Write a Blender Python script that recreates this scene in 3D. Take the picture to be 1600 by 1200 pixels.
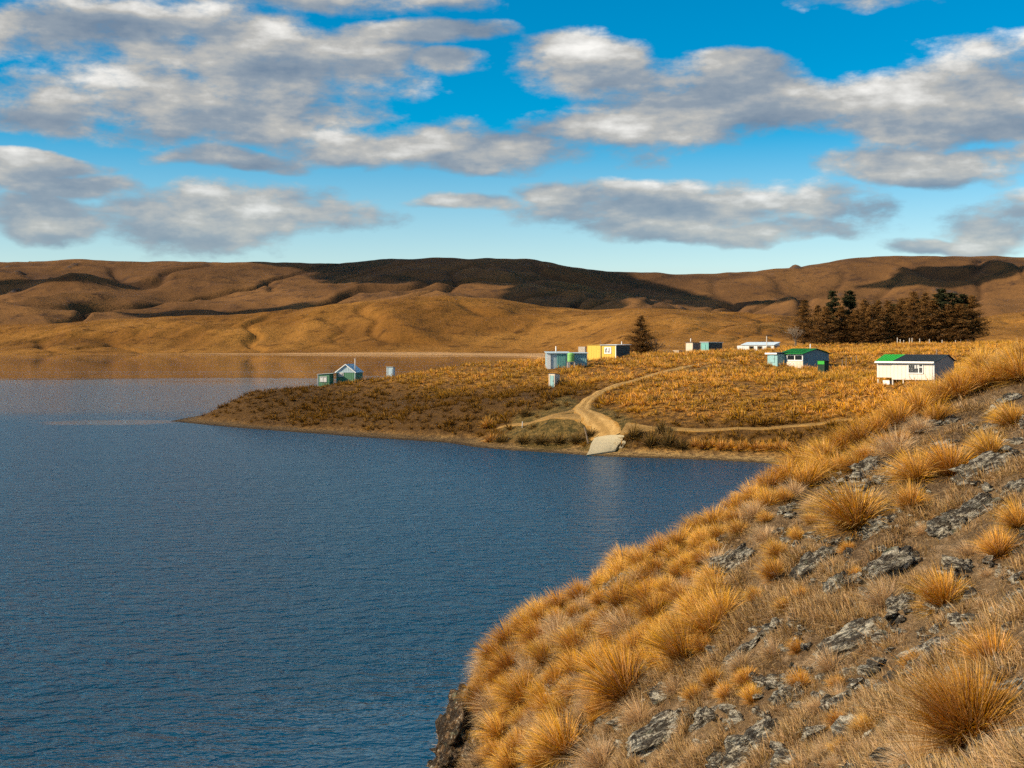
import bpy, bmesh, math, random
import numpy as np
from mathutils import Vector, Matrix, noise as mnoise

# ------------------------------------------------------------------ camera, sky, sun, exposure
F, VH, H = 2198.0, 542.0, 11.2          # focal length in photo pixels, horizon row, eye height over the lake
SUN_AZ, SUN_EL = math.radians(253), math.radians(31)   # clockwise from +Y
sc = bpy.context.scene
for o in list(bpy.data.objects): bpy.data.objects.remove(o)
cam = bpy.data.objects.new('camera', bpy.data.cameras.new('camera'))
sc.collection.objects.link(cam)
cam.location = (0, 0, H); cam.rotation_euler = (math.radians(90), 0, 0)
cam.data.sensor_width = 36; cam.data.lens = 36 * F / 1600
cam.data.shift_y = -(600 - VH) / 1600
cam.data.clip_start = 0.1; cam.data.clip_end = 60000
sc.camera = cam
sc.view_settings.view_transform = 'Standard'; sc.view_settings.look = 'None'
sc.view_settings.exposure = 0.55; sc.view_settings.gamma = 1
sc.view_settings.use_curve_mapping = False
sc.render.engine = 'CYCLES'
sc.cycles.use_denoising = False
sc.cycles.use_adaptive_sampling = True; sc.cycles.adaptive_threshold = 0.02; sc.cycles.adaptive_min_samples = 16
sc.cycles.max_bounces = 4; sc.cycles.diffuse_bounces = 1; sc.cycles.glossy_bounces = 2
sc.cycles.transmission_bounces = 3; sc.cycles.transparent_max_bounces = 4
sc.cycles.sample_clamp_indirect = 4.0; sc.cycles.caustics_reflective = False; sc.cycles.caustics_refractive = False
SUN_DIR = Vector((math.sin(SUN_AZ) * math.cos(SUN_EL), math.cos(SUN_AZ) * math.cos(SUN_EL), math.sin(SUN_EL)))
sun = bpy.data.objects.new('sun', bpy.data.lights.new('sun', 'SUN'))
sc.collection.objects.link(sun)
sun.data.energy = 5.0; sun.data.angle = math.radians(0.53); sun.data.color = (1, 0.84, 0.62)
sun.rotation_euler = SUN_DIR.to_track_quat('Z', 'Y').to_euler()

class NT:
    """small helper that writes node trees as expressions"""
    def __init__(s, tree): s.t = tree; s.n = tree.nodes; s.l = tree.links
    def node(s, typ, **kw):
        n = s.n.new(typ)
        for k, v in kw.items(): setattr(n, k, v)
        return n
    def put(s, sock, v):
        if isinstance(v, bpy.types.NodeSocket): s.l.new(v, sock)
        elif v is not None:
            if sock.type == 'RGBA' and len(v) == 3: v = (*v, 1)
            sock.default_value = v
    def m(s, op, a, b=None, c=None, clamp=False):
        n = s.node('ShaderNodeMath', operation=op, use_clamp=clamp)
        for i, v in enumerate((a, b, c)):
            if v is not None: s.put(n.inputs[i], v)
        return n.outputs[0]
    def vm(s, op, a, b=None):
        n = s.node('ShaderNodeVectorMath', operation=op)
        s.put(n.inputs[0], a)
        if b is not None: s.put(n.inputs[1], b)
        return n.outputs[0]
    def mix(s, f, a, b, blend='MIX'):
        n = s.node('ShaderNodeMix', data_type='RGBA', blend_type=blend)
        s.put(n.inputs[0], f); s.put(n.inputs[6], a); s.put(n.inputs[7], b)
        return n.outputs[2]
    def noise(s, vec, scale, detail=4, rough=0.55, dist=0.0, col=False):
        n = s.node('ShaderNodeTexNoise')
        if vec is not None: s.put(n.inputs['Vector'], vec)
        n.inputs['Scale'].default_value = scale; n.inputs['Detail'].default_value = detail
        n.inputs['Roughness'].default_value = rough; n.inputs['Distortion'].default_value = dist
        return n.outputs[1 if col else 0]
    def rng(s, v, a, b, c=0.0, d=1.0, smooth=True):
        n = s.node('ShaderNodeMapRange', interpolation_type='SMOOTHSTEP' if smooth else 'LINEAR')
        s.put(n.inputs[0], v)
        for i, x in enumerate((a, b, c, d)): s.put(n.inputs[i + 1], x)
        return n.outputs[0]
    def ramp(s, v, stops):
        n = s.node('ShaderNodeValToRGB'); s.put(n.inputs[0], v)
        e = n.color_ramp.elements
        while len(e) < len(stops): e.new(0.5)
        for el, (p, c) in zip(e, stops): el.position = p; el.color = (*c, 1)
        return n.outputs[0]
    def xyz(s, x, y, z):
        n = s.node('ShaderNodeCombineXYZ')
        for i, v in enumerate((x, y, z)): s.put(n.inputs[i], v)
        return n.outputs[0]
    def sep(s, v):
        n = s.node('ShaderNodeSeparateXYZ'); s.put(n.inputs[0], v)
        return n.outputs

# clouds of the sky in view: (u, v, half width, half height) in photo pixels, turned into bearings and elevations
CLOUDS = [(150, 40, 310, 62), (320, 165, 330, 74), (470, 90, 240, 72), (90, 175, 90, 45), (660, 40, 150, 34), (700, 105, 70, 32),
          (690, 232, 330, 36), (340, 255, 130, 24), (900, 95, 130, 62), (1110, 152, 260, 70), (950, 200, 180, 32),
          (1500, 150, 230, 82), (1450, 248, 250, 40), (350, 345, 265, 50), (90, 345, 110, 40), (110, 300, 120, 22),
          (60, 270, 110, 17), (1080, 332, 330, 54), (920, 298, 130, 26), (740, 318, 110, 22), (1560, 345, 110, 48),
          (1150, 372, 200, 20), (1480, 385, 120, 16), (1150, 100, 110, 34), (-150, 110, 120, 60),
          (-120, 300, 130, 40), (1760, 200, 150, 60), (1780, 340, 120, 40), (400, -60, 400, 60), (1500, -80, 260, 60)]

def build_world():
    w = bpy.data.worlds.new('World'); sc.world = w; w.use_nodes = True
    T = NT(w.node_tree); T.n.clear()
    out = T.node('ShaderNodeOutputWorld'); bg = T.node('ShaderNodeBackground')
    T.l.new(bg.outputs[0], out.inputs[0])
    sky = T.node('ShaderNodeTexSky', sky_type='NISHITA'); sky.sun_disc = False
    sky.sun_elevation = SUN_EL; sky.sun_rotation = SUN_AZ
    sky.altitude = 500; sky.air_density = 1.0; sky.dust_density = 0.35; sky.ozone_density = 3.0
    hs = T.node('ShaderNodeHueSaturation'); hs.inputs['Hue'].default_value = 0.490
    gel = T.m('ARCSINE', T.sep(T.vm('NORMALIZE', T.node('ShaderNodeTexCoord').outputs['Generated']))[2])
    T.put(hs.inputs['Saturation'], T.rng(gel, 0.0, 0.20, 0.88, 2.0, False)); T.put(hs.inputs['Value'], T.rng(gel, 0.0, 0.2, 1.85, 1.55, False))
    T.l.new(sky.outputs[0], hs.inputs['Color'])
    # cloud density group
    g = bpy.data.node_groups.new('cloud_density', 'ShaderNodeTree')
    g.interface.new_socket('dir', in_out='INPUT', socket_type='NodeSocketVector')
    g.interface.new_socket('az', in_out='INPUT', socket_type='NodeSocketFloat')
    g.interface.new_socket('el', in_out='INPUT', socket_type='NodeSocketFloat')
    g.interface.new_socket('density', in_out='OUTPUT', socket_type='NodeSocketFloat')
    g.interface.new_socket('relief', in_out='OUTPUT', socket_type='NodeSocketFloat')
    G = NT(g); gi = G.node('NodeGroupInput'); go = G.node('NodeGroupOutput')
    d, az, el = gi.outputs[0], gi.outputs[1], gi.outputs[2]
    st = G.vm('MULTIPLY', G.xyz(az, el, 0.0), (1.0, 2.1, 1.0))
    warp = G.noise(st, 6.0, 3, 0.55, 0, True)
    wv = G.vm('MULTIPLY', G.vm('SUBTRACT', warp, (0.5, 0.5, 0.5)), (0.11, 0.06, 0))
    wx = G.sep(wv)
    a2 = G.m('ADD', az, wx[0]); e2 = G.m('ADD', el, wx[1])
    cur = None; sw = None; swh = None
    for (u, v, hw, hh) in CLOUDS:
        ca = math.atan((u - 800) / F); ce = math.atan((VH - v) / math.hypot(F, u - 800))
        da = G.m('MULTIPLY', G.m('SUBTRACT', a2, ca), F / (hw * 1.04)); de = G.m('MULTIPLY', G.m('SUBTRACT', e2, ce), F / (hh * 1.08))
        r = G.m('SUBTRACT', 1.0, G.m('MULTIPLY_ADD', da, da, G.m('MULTIPLY', de, de)))
        cur = r if cur is None else G.m('SMOOTH_MAX', cur, r, 0.2)
        wgt = G.m('MAXIMUM', G.m('ADD', r, 0.3), 0.001)
        sw = wgt if sw is None else G.m('ADD', sw, wgt)
        swh = G.m('MULTIPLY', wgt, de) if swh is None else G.m('MULTIPLY_ADD', wgt, de, swh)
    # the same broken cloud goes on round the rest of the sky
    gen = G.rng(G.noise(G.vm('MULTIPLY', d, (3.0, 3.0, 9.0)), 1.0, 3, 0.5), 0.40, 0.66, -1.2, 1.0, False)
    outside = G.m('MAXIMUM', G.rng(G.m('ABSOLUTE', az), 0.40, 0.52), G.rng(el, 0.27, 0.36))
    low = G.rng(el, 0.02, 0.07)
    gen = G.m('MULTIPLY_ADD', G.m('SUBTRACT', G.m('MULTIPLY', outside, low), 1.0), 3.0, gen)
    cur = G.m('MAXIMUM', G.m('MAXIMUM', cur, -2.0), gen)
    n1 = G.noise(st, 13.0, 6, 0.62)
    nn = G.m('MULTIPLY', G.m('SUBTRACT', n1, 0.5), 3.4)
    # light falls on the sunward, upper side of each billow
    n1b = G.noise(G.vm('ADD', st, (-0.010, 0.036, 0)), 13.0, 4, 0.55)
    rel = G.m('ADD', G.m('MULTIPLY', G.m('SUBTRACT', n1, n1b), 2.6), G.m('MULTIPLY', G.m('DIVIDE', swh, sw), 0.42))
    G.l.new(rel, go.inputs[1])
    den = G.m('ADD', G.m('MULTIPLY', cur, 1.15), nn)
    G.l.new(den, go.inputs[0])
    tc = T.node('ShaderNodeTexCoord'); D = T.vm('NORMALIZE', tc.outputs['Generated'])
    s = T.sep(D)
    azn = T.m('ARCTAN2', s[0], s[1]); eln = T.m('ARCSINE', s[2])
    def dens(da, de):
        n = T.node('ShaderNodeGroup'); n.node_tree = g
        T.put(n.inputs[0], D); T.put(n.inputs[1], T.m('ADD', azn, da)); T.put(n.inputs[2], T.m('ADD', eln, de))
        return n.outputs
    d0, relief = dens(0, 0)
    cover = T.rng(d0, 0.0, 0.85)
    # thin sunward side bright, thick or underside grey
    lit = T.m('ADD', T.m('MULTIPLY', relief, 0.5), T.rng(d0, 0.1, 1.5, 0.36, 0.47))
    st2 = T.vm('MULTIPLY', T.xyz(azn, eln, 0.0), (1.0, 4.2, 1.0))
    lit = T.m('ADD', lit, T.m('MULTIPLY', T.m('SUBTRACT', T.noise(st2, 9.0, 4, 0.5), 0.5), 1.5))
    ccol = T.ramp(lit, [(0.0, (2.3, 3.15, 4.3)), (0.32, (3.7, 4.35, 5.1)), (0.58, (6.4, 6.3, 6.0)), (1.0, (12.5, 12.2, 11.6))])
    haze = T.rng(eln, 0.0, 0.16, 0.22, 0.0)
    ccol = T.mix(haze, ccol, hs.outputs[0])
    T.l.new(T.mix(T.m('MULTIPLY', cover, 0.97), hs.outputs[0], ccol), bg.inputs['Color'])
    bg.inputs['Strength'].default_value = 0.055
    w.cycles.sampling_method = 'NONE'
build_world()

# ------------------------------------------------------------------ helpers
rng = np.random.default_rng(7); random.seed(7)
def link(o, parent=None):
    sc.collection.objects.link(o)
    if parent is not None: o.parent = parent
    return o
def tag(o, label=None, cat=None, group=None, kind=None):
    for k, v in (('label', label), ('category', cat), ('group', group), ('kind', kind)):
        if v: o[k] = v
    return o
def np_mesh(name, verts, faces_list, mat=None, smooth=True, colors=None):
    """faces_list: list of int arrays (n,k)"""
    me = bpy.data.meshes.new(name)
    verts = np.asarray(verts, np.float32)
    me.vertices.add(len(verts)); me.vertices.foreach_set('co', verts.ravel())
    tot = [np.full(len(f), f.shape[1], np.int32) for f in faces_list]
    tot = np.concatenate(tot); idx = np.concatenate([f.ravel() for f in faces_list]).astype(np.int32)
    start = np.concatenate([[0], np.cumsum(tot)[:-1]]).astype(np.int32)
    me.loops.add(len(idx)); me.loops.foreach_set('vertex_index', idx)
    me.polygons.add(len(tot)); me.polygons.foreach_set('loop_start', start); me.polygons.foreach_set('loop_total', tot)
    me.polygons.foreach_set('use_smooth', np.full(len(tot), smooth, bool))
    if colors is not None:
        a = me.color_attributes.new('vc', 'FLOAT_COLOR', 'POINT')
        c = np.ones((len(verts), 4), np.float32); c[:, :colors.shape[1]] = colors
        a.data.foreach_set('color', c.ravel())
    me.update(calc_edges=True)
    if mat: me.materials.append(mat)
    return me
def grid_faces(nr, nc):
    i = np.arange(nr * nc).reshape(nr, nc)
    return np.stack([i[:-1, :-1], i[:-1, 1:], i[1:, 1:], i[1:, :-1]], -1).reshape(-1, 4)
_perm = np.random.default_rng(3).permutation(4096)
def perlin(x, y, seed=0):
    x = np.asarray(x, float) + seed * 37.17; y = np.asarray(y, float) + seed * 91.7
    xi = np.floor(x).astype(int); yi = np.floor(y).astype(int); xf = x - xi; yf = y - yi
    def gr(ix, iy, dx, dy):
        h = _perm[(_perm[ix & 4095] + iy) & 4095] * (2 * math.pi / 4096)
        return np.cos(h) * dx + np.sin(h) * dy
    u = xf ** 3 * (xf * (xf * 6 - 15) + 10); v = yf ** 3 * (yf * (yf * 6 - 15) + 10)
    a = gr(xi, yi, xf, yf); b = gr(xi + 1, yi, xf - 1, yf); c = gr(xi, yi + 1, xf, yf - 1); d = gr(xi + 1, yi + 1, xf - 1, yf - 1)
    return ((a * (1 - u) + b * u) * (1 - v) + (c * (1 - u) + d * u) * v) * 1.5
def fbm(x, y, oct=4, seed=0):
    s = 0; a = 1.0
    for k in range(oct):
        s = s + a * perlin(x * 2 ** k, y * 2 ** k, seed + k); a *= 0.5
    return s
def sstep(x, a, b):
    t = np.clip((np.asarray(x, float) - a) / (b - a), 0, 1); return t * t * (3 - 2 * t)
class TPS:
    def __init__(s, pts, reg=0.0):
        p = np.array(pts, float); s.p = p[:, :2]; n = len(p)
        r = np.linalg.norm(s.p[:, None] - s.p[None], axis=-1)
        K = np.where(r > 0, r * r * np.log(r + 1e-12), 0) + reg * np.eye(n)
        P = np.c_[np.ones(n), s.p]
        A = np.zeros((n + 3, n + 3)); A[:n, :n] = K; A[:n, n:] = P; A[n:, :n] = P.T
        s.w = np.linalg.solve(A, np.r_[p[:, 2], 0, 0, 0])
    def __call__(s, x, y):
        x = np.asarray(x, float); y = np.asarray(y, float); sh = x.shape
        q = np.c_[x.ravel(), y.ravel()]; out = np.empty(len(q))
        for i in range(0, len(q), 40000):
            b = q[i:i + 40000]
            r2 = ((b[:, None] - s.p[None]) ** 2).sum(-1)
            out[i:i + 40000] = (0.5 * r2 * np.log(r2 + 1e-12)) @ s.w[:-3] + s.w[-3] + b @ s.w[-2:]
        return out.reshape(sh)
def at(u, v, D): return ((u - 800) / F * D, D, H - (v - VH) / F * D)
def hit(u, v, zf, d0, d1, n=500):
    """first point where the sight line meets a height field"""
    D = np.linspace(d0, d1, n); X = (u - 800) / F * D; Z = H - (v - VH) / F * D
    below = Z <= zf(X, D)
    if not below.any(): return None
    k = int(np.argmax(below))
    if k == 0: return (X[0], D[0], float(zf(X[:1], D[:1])[0]))
    lo, hi = D[k - 1], D[k]
    for _ in range(12):
        m = (lo + hi) / 2
        if H - (v - VH) / F * m <= zf(np.array([(u - 800) / F * m]), np.array([m]))[0]: hi = m
        else: lo = m
    return ((u - 800) / F * hi, hi, float(zf(np.array([(u - 800) / F * hi]), np.array([hi]))[0]))
class Field:
    """bilinear lookup of a built height grid"""
    def __init__(s, xs, ys, Z): s.xs, s.ys, s.Z = xs, ys, Z
    def __call__(s, x, y):
        x = np.asarray(x, float); y = np.asarray(y, float)
        i = np.clip(np.searchsorted(s.xs, x) - 1, 0, len(s.xs) - 2); j = np.clip(np.searchsorted(s.ys, y) - 1, 0, len(s.ys) - 2)
        fx = np.clip((x - s.xs[i]) / (s.xs[i + 1] - s.xs[i]), 0, 1); fy = np.clip((y - s.ys[j]) / (s.ys[j + 1] - s.ys[j]), 0, 1)
        Z = s.Z
        return (Z[j, i] * (1 - fx) + Z[j, i + 1] * fx) * (1 - fy) + (Z[j + 1, i] * (1 - fx) + Z[j + 1, i + 1] * fx) * fy
    def normal(s, x, y, e=0.5):
        a = np.array([x + e, x - e, x, x]); b = np.array([y, y, y + e, y - e]); z = s(a, b)
        return Vector((-(z[0] - z[1]) / (2 * e), -(z[2] - z[3]) / (2 * e), 1)).normalized()

# ------------------------------------------------------------------ materials
def new_mat(name):
    m = bpy.data.materials.new(name); m.use_nodes = True
    T = NT(m.node_tree); T.n.clear()
    out = T.node('ShaderNodeOutputMaterial')
    return m, T, out
def principled(T, out, col, rough=0.8, spec=0.3, normal=None, metal=0.0):
    p = T.node('ShaderNodeBsdfPrincipled')
    T.put(p.inputs['Base Color'], col); T.put(p.inputs['Roughness'], rough); T.put(p.inputs['Specular IOR Level'], spec); T.put(p.inputs['Metallic'], metal)
    if normal is not None: T.put(p.inputs['Normal'], normal)
    T.l.new(p.outputs[0], out.inputs[0]); return p
def bump(T, h, strength, dist):
    b = T.node('ShaderNodeBump'); b.inputs['Strength'].default_value = strength if not isinstance(strength, bpy.types.NodeSocket) else 1
    if isinstance(strength, bpy.types.NodeSocket): T.l.new(strength, b.inputs['Strength'])
    b.inputs['Distance'].default_value = dist; T.put(b.inputs['Height'], h); return b.outputs[0]

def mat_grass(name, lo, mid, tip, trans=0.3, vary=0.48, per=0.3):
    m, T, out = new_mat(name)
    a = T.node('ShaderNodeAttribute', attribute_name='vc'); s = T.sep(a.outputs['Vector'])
    c = T.ramp(s[0], [(0.0, lo), (0.5, mid), (1.0, tip)])  # lo: brown blade feet, deepened to paint shade inside the clumps
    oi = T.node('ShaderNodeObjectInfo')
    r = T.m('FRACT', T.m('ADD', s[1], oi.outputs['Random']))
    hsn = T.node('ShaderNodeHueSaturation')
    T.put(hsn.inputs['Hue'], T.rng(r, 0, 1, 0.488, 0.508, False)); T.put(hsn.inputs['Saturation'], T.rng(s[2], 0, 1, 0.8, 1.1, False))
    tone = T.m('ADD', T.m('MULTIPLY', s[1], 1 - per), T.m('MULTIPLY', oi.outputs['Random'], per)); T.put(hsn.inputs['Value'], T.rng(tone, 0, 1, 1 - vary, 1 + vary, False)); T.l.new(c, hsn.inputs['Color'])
    d = T.node('ShaderNodeBsdfDiffuse'); t = T.node('ShaderNodeBsdfTranslucent'); mx = T.node('ShaderNodeMixShader')
    T.l.new(hsn.outputs[0], d.inputs[0]); T.l.new(hsn.outputs[0], t.inputs[0]); mx.inputs[0].default_value = trans
    T.l.new(d.outputs[0], mx.inputs[1]); T.l.new(t.outputs[0], mx.inputs[2]); T.l.new(mx.outputs[0], out.inputs[0])
    return m
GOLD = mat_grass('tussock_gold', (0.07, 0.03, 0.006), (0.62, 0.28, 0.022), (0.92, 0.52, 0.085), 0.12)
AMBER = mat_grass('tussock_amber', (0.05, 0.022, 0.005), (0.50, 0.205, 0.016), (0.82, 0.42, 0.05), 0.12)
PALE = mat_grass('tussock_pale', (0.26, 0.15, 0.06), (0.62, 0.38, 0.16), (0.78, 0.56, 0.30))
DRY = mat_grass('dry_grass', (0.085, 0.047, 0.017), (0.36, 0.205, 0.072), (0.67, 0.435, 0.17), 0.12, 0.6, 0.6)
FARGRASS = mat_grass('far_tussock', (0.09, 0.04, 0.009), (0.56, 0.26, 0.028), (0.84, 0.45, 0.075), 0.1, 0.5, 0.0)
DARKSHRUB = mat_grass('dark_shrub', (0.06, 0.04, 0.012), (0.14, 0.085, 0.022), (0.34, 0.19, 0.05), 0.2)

def mat_hillside():
    m, T, out = new_mat('hillside_soil')
    tc = T.node('ShaderNodeTexCoord'); P = tc.outputs['Object']
    n1 = T.noise(P, 0.6, 5); n2 = T.noise(P, 5, 5, 0.65); n3 = T.noise(P, 22, 4, 0.7)
    c = T.mix(T.rng(n1, 0.35, 0.65), (0.085, 0.052, 0.026), (0.18, 0.115, 0.056))
    c = T.mix(T.rng(n2, 0.48, 0.7), c, (0.27, 0.18, 0.10))
    c = T.mix(T.rng(n3, 0.52, 0.72), c, (0.05, 0.032, 0.018))
    c = T.mix(T.m('MULTIPLY', T.rng(T.noise(P, 9, 6, 0.75), 0.60, 0.68), T.rng(n1, 0.45, 0.6)), c, (0.50, 0.43, 0.31))
    hgt = T.m('ADD', T.m('MULTIPLY', n2, 0.7), T.m('MULTIPLY', n3, 0.4))
    principled(T, out, c, 0.95, 0.1, bump(T, hgt, 1.0, 0.14)); return m
def mat_rock(name='lichen_schist', lich=0.0):
    m, T, out = new_mat(name)
    tc = T.node('ShaderNodeTexCoord'); oi = T.node('ShaderNodeObjectInfo')
    P = T.vm('ADD', tc.outputs['Object'], T.xyz(T.m('MULTIPLY', oi.outputs['Random'], 40), 0.0, 3.0))
    Q = T.vm('MULTIPLY', P, (1, 1, 3.2))
    n1 = T.noise(Q, 3.0, 6, 0.65); n2 = T.noise(Q, 12, 6, 0.72, 0.4); n3 = T.noise(P, 38, 4, 0.7)
    c = T.mix(T.rng(n1, 0.38, 0.62), (0.075, 0.055, 0.038), (0.22, 0.165, 0.11)) if lich == 0 else T.mix(T.rng(n1, 0.38, 0.62), (0.07, 0.042, 0.022), (0.26, 0.155, 0.075))
    c = T.mix(T.rng(n2, 0.46 + lich, 0.54 + lich), c, (0.60, 0.53, 0.40))
    c = T.mix(T.m('MULTIPLY', T.rng(n1, 0.47 + lich, 0.56 + lich), T.rng(n3, 0.38, 0.54)), c, (0.74, 0.66, 0.49))
    lay = T.noise(T.vm('MULTIPLY', P, (1, 1, 4.5)), 4.0, 8, 0.72, 0.3)
    c = T.mix(T.m('MULTIPLY', T.rng(lay, 0.49, 0.57), 0.92), c, T.mix(n3, (0.018, 0.015, 0.012), (0.095, 0.075, 0.055)))
    c = T.mix(T.m('MULTIPLY', T.rng(T.noise(P, 3.1, 4), 0.60, 0.70), 0.6), c, (0.22, 0.24, 0.15))
    wv = T.noise(T.vm('MULTIPLY', P, (1, 1, 9)), 3.0, 4, 0.6, 0.4)
    hgt = T.m('ADD', T.m('ADD', T.m('MULTIPLY', n2, 0.8), T.m('MULTIPLY', n3, 0.35)), T.m('SUBTRACT', T.m('MULTIPLY', wv, 0.9), T.m('MULTIPLY', T.rng(lay, 0.45, 0.57), 0.8)))
    principled(T, out, c, 0.92, 0.15, bump(T, hgt, 1.0, 0.16)); return m
def mat_peninsula():
    m, T, out = new_mat('peninsula_ground')
    tc = T.node('ShaderNodeTexCoord'); P = tc.outputs['Object']
    a = T.node('ShaderNodeAttribute', attribute_name='vc'); s = T.sep(a.outputs['Vector'])  # x beach, y trodden, z brown
    n1 = T.noise(P, 0.16, 5); n2 = T.noise(P, 1.3, 5, 0.65); n3 = T.noise(P, 4.5, 4, 0.7)
    c = T.mix(T.rng(n2, 0.36, 0.66), (0.09, 0.043, 0.011), (0.38, 0.175, 0.03))
    c = T.mix(T.rng(n1, 0.36, 0.62), c, T.mix(T.rng(n2, 0.4, 0.65), (0.10, 0.05, 0.016), (0.34, 0.16, 0.032)))
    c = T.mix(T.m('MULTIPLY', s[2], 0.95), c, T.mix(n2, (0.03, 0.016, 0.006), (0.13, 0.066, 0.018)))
    bc = T.mix(T.rng(n2, 0.38, 0.62), (0.17, 0.10, 0.04), (0.40, 0.25, 0.09))
    bc = T.mix(T.rng(n3, 0.55, 0.7), bc, (0.12, 0.075, 0.035))
    bc = T.mix(T.rng(T.m('ADD', T.sep(P)[0], T.m('MULTIPLY', T.m('SUBTRACT', n1, 0.5), 30)), -14, 12, 0.85, 0.0), bc, T.mix(n2, (0.045, 0.028, 0.014), (0.13, 0.08, 0.035)))
    c = T.mix(s[0], c, bc)
    tr = T.mix(T.rng(n2, 0.38, 0.62), (0.06, 0.045, 0.013), (0.17, 0.105, 0.03))
    c = T.mix(s[1], c, tr)
    # wet margin of the lake
    zz = T.sep(P)[2]
    c = T.mix(T.rng(zz, 0.03, 0.16, 0.75, 0.0), c, (0.035, 0.024, 0.014))
    hgt = T.m('ADD', n2, T.m('MULTIPLY', n3, 0.35))
    principled(T, out, c, 0.95, 0.1, bump(T, hgt, 1.0, 0.5)); return m
def mat_track(name='dirt', k=1.0):
    m, T, out = new_mat(name); tc = T.node('ShaderNodeTexCoord'); P = tc.outputs['Object']
    n2 = T.noise(P, 0.9, 6, 0.65); n3 = T.noise(P, 5, 4, 0.7)
    a = T.node('ShaderNodeAttribute', attribute_name='vc'); s = T.sep(a.outputs['Vector'])
    c = T.mix(T.rng(n2, 0.35, 0.65), tuple(k * x for x in (0.33, 0.19, 0.06)), tuple(k * x for x in (0.50, 0.31, 0.11)))
    c = T.mix(T.rng(n3, 0.52, 0.72), c, (0.26, 0.15, 0.05))
    c = T.mix(T.m('MULTIPLY', T.rng(T.m('ADD', s[0], T.m('MULTIPLY', T.m('SUBTRACT', n3, 0.5), 0.5)), 0.12, 0.34, 0.75, 0.0), T.rng(n2, 0.40, 0.55)), c, (0.20, 0.11, 0.03))
    e = T.m('ADD', s[0], T.m('MULTIPLY', T.m('SUBTRACT', n2, 0.5), 1.8))
    c = T.mix(T.rng(e, 0.55, 0.95), c, (0.30, 0.15, 0.032))
    principled(T, out, c, 0.95, 0.1, bump(T, T.m('ADD', n2, T.m('MULTIPLY', n3, 0.4)), 0.8, 0.2)); return m
def mat_hills(name, near):
    m, T, out = new_mat(name); tc = T.node('ShaderNodeTexCoord'); P = tc.outputs['Object']
    k = 1.0 if near else 0.5
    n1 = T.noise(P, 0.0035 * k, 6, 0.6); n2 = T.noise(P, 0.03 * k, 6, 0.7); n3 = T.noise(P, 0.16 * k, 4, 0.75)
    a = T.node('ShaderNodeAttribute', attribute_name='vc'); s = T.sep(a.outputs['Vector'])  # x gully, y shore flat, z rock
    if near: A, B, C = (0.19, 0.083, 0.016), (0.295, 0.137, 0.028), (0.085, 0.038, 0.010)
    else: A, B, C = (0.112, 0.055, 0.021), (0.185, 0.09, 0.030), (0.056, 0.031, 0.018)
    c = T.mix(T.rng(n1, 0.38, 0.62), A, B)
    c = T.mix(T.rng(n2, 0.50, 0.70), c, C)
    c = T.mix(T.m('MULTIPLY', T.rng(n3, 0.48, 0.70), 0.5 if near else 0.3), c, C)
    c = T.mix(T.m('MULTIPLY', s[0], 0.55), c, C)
    c = T.mix(s[1], c, (0.40, 0.235, 0.105))
    c = T.mix(T.m('MULTIPLY', s[2], T.rng(n3, 0.45, 0.55)), c, (0.07, 0.055, 0.05))
    hgt = T.m('ADD', n2, T.m('MULTIPLY', n3, 0.3))
    principled(T, out, c, 0.95, 0.05, bump(T, hgt, 1.0, 5.0 if near else 7.0)); return m
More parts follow.
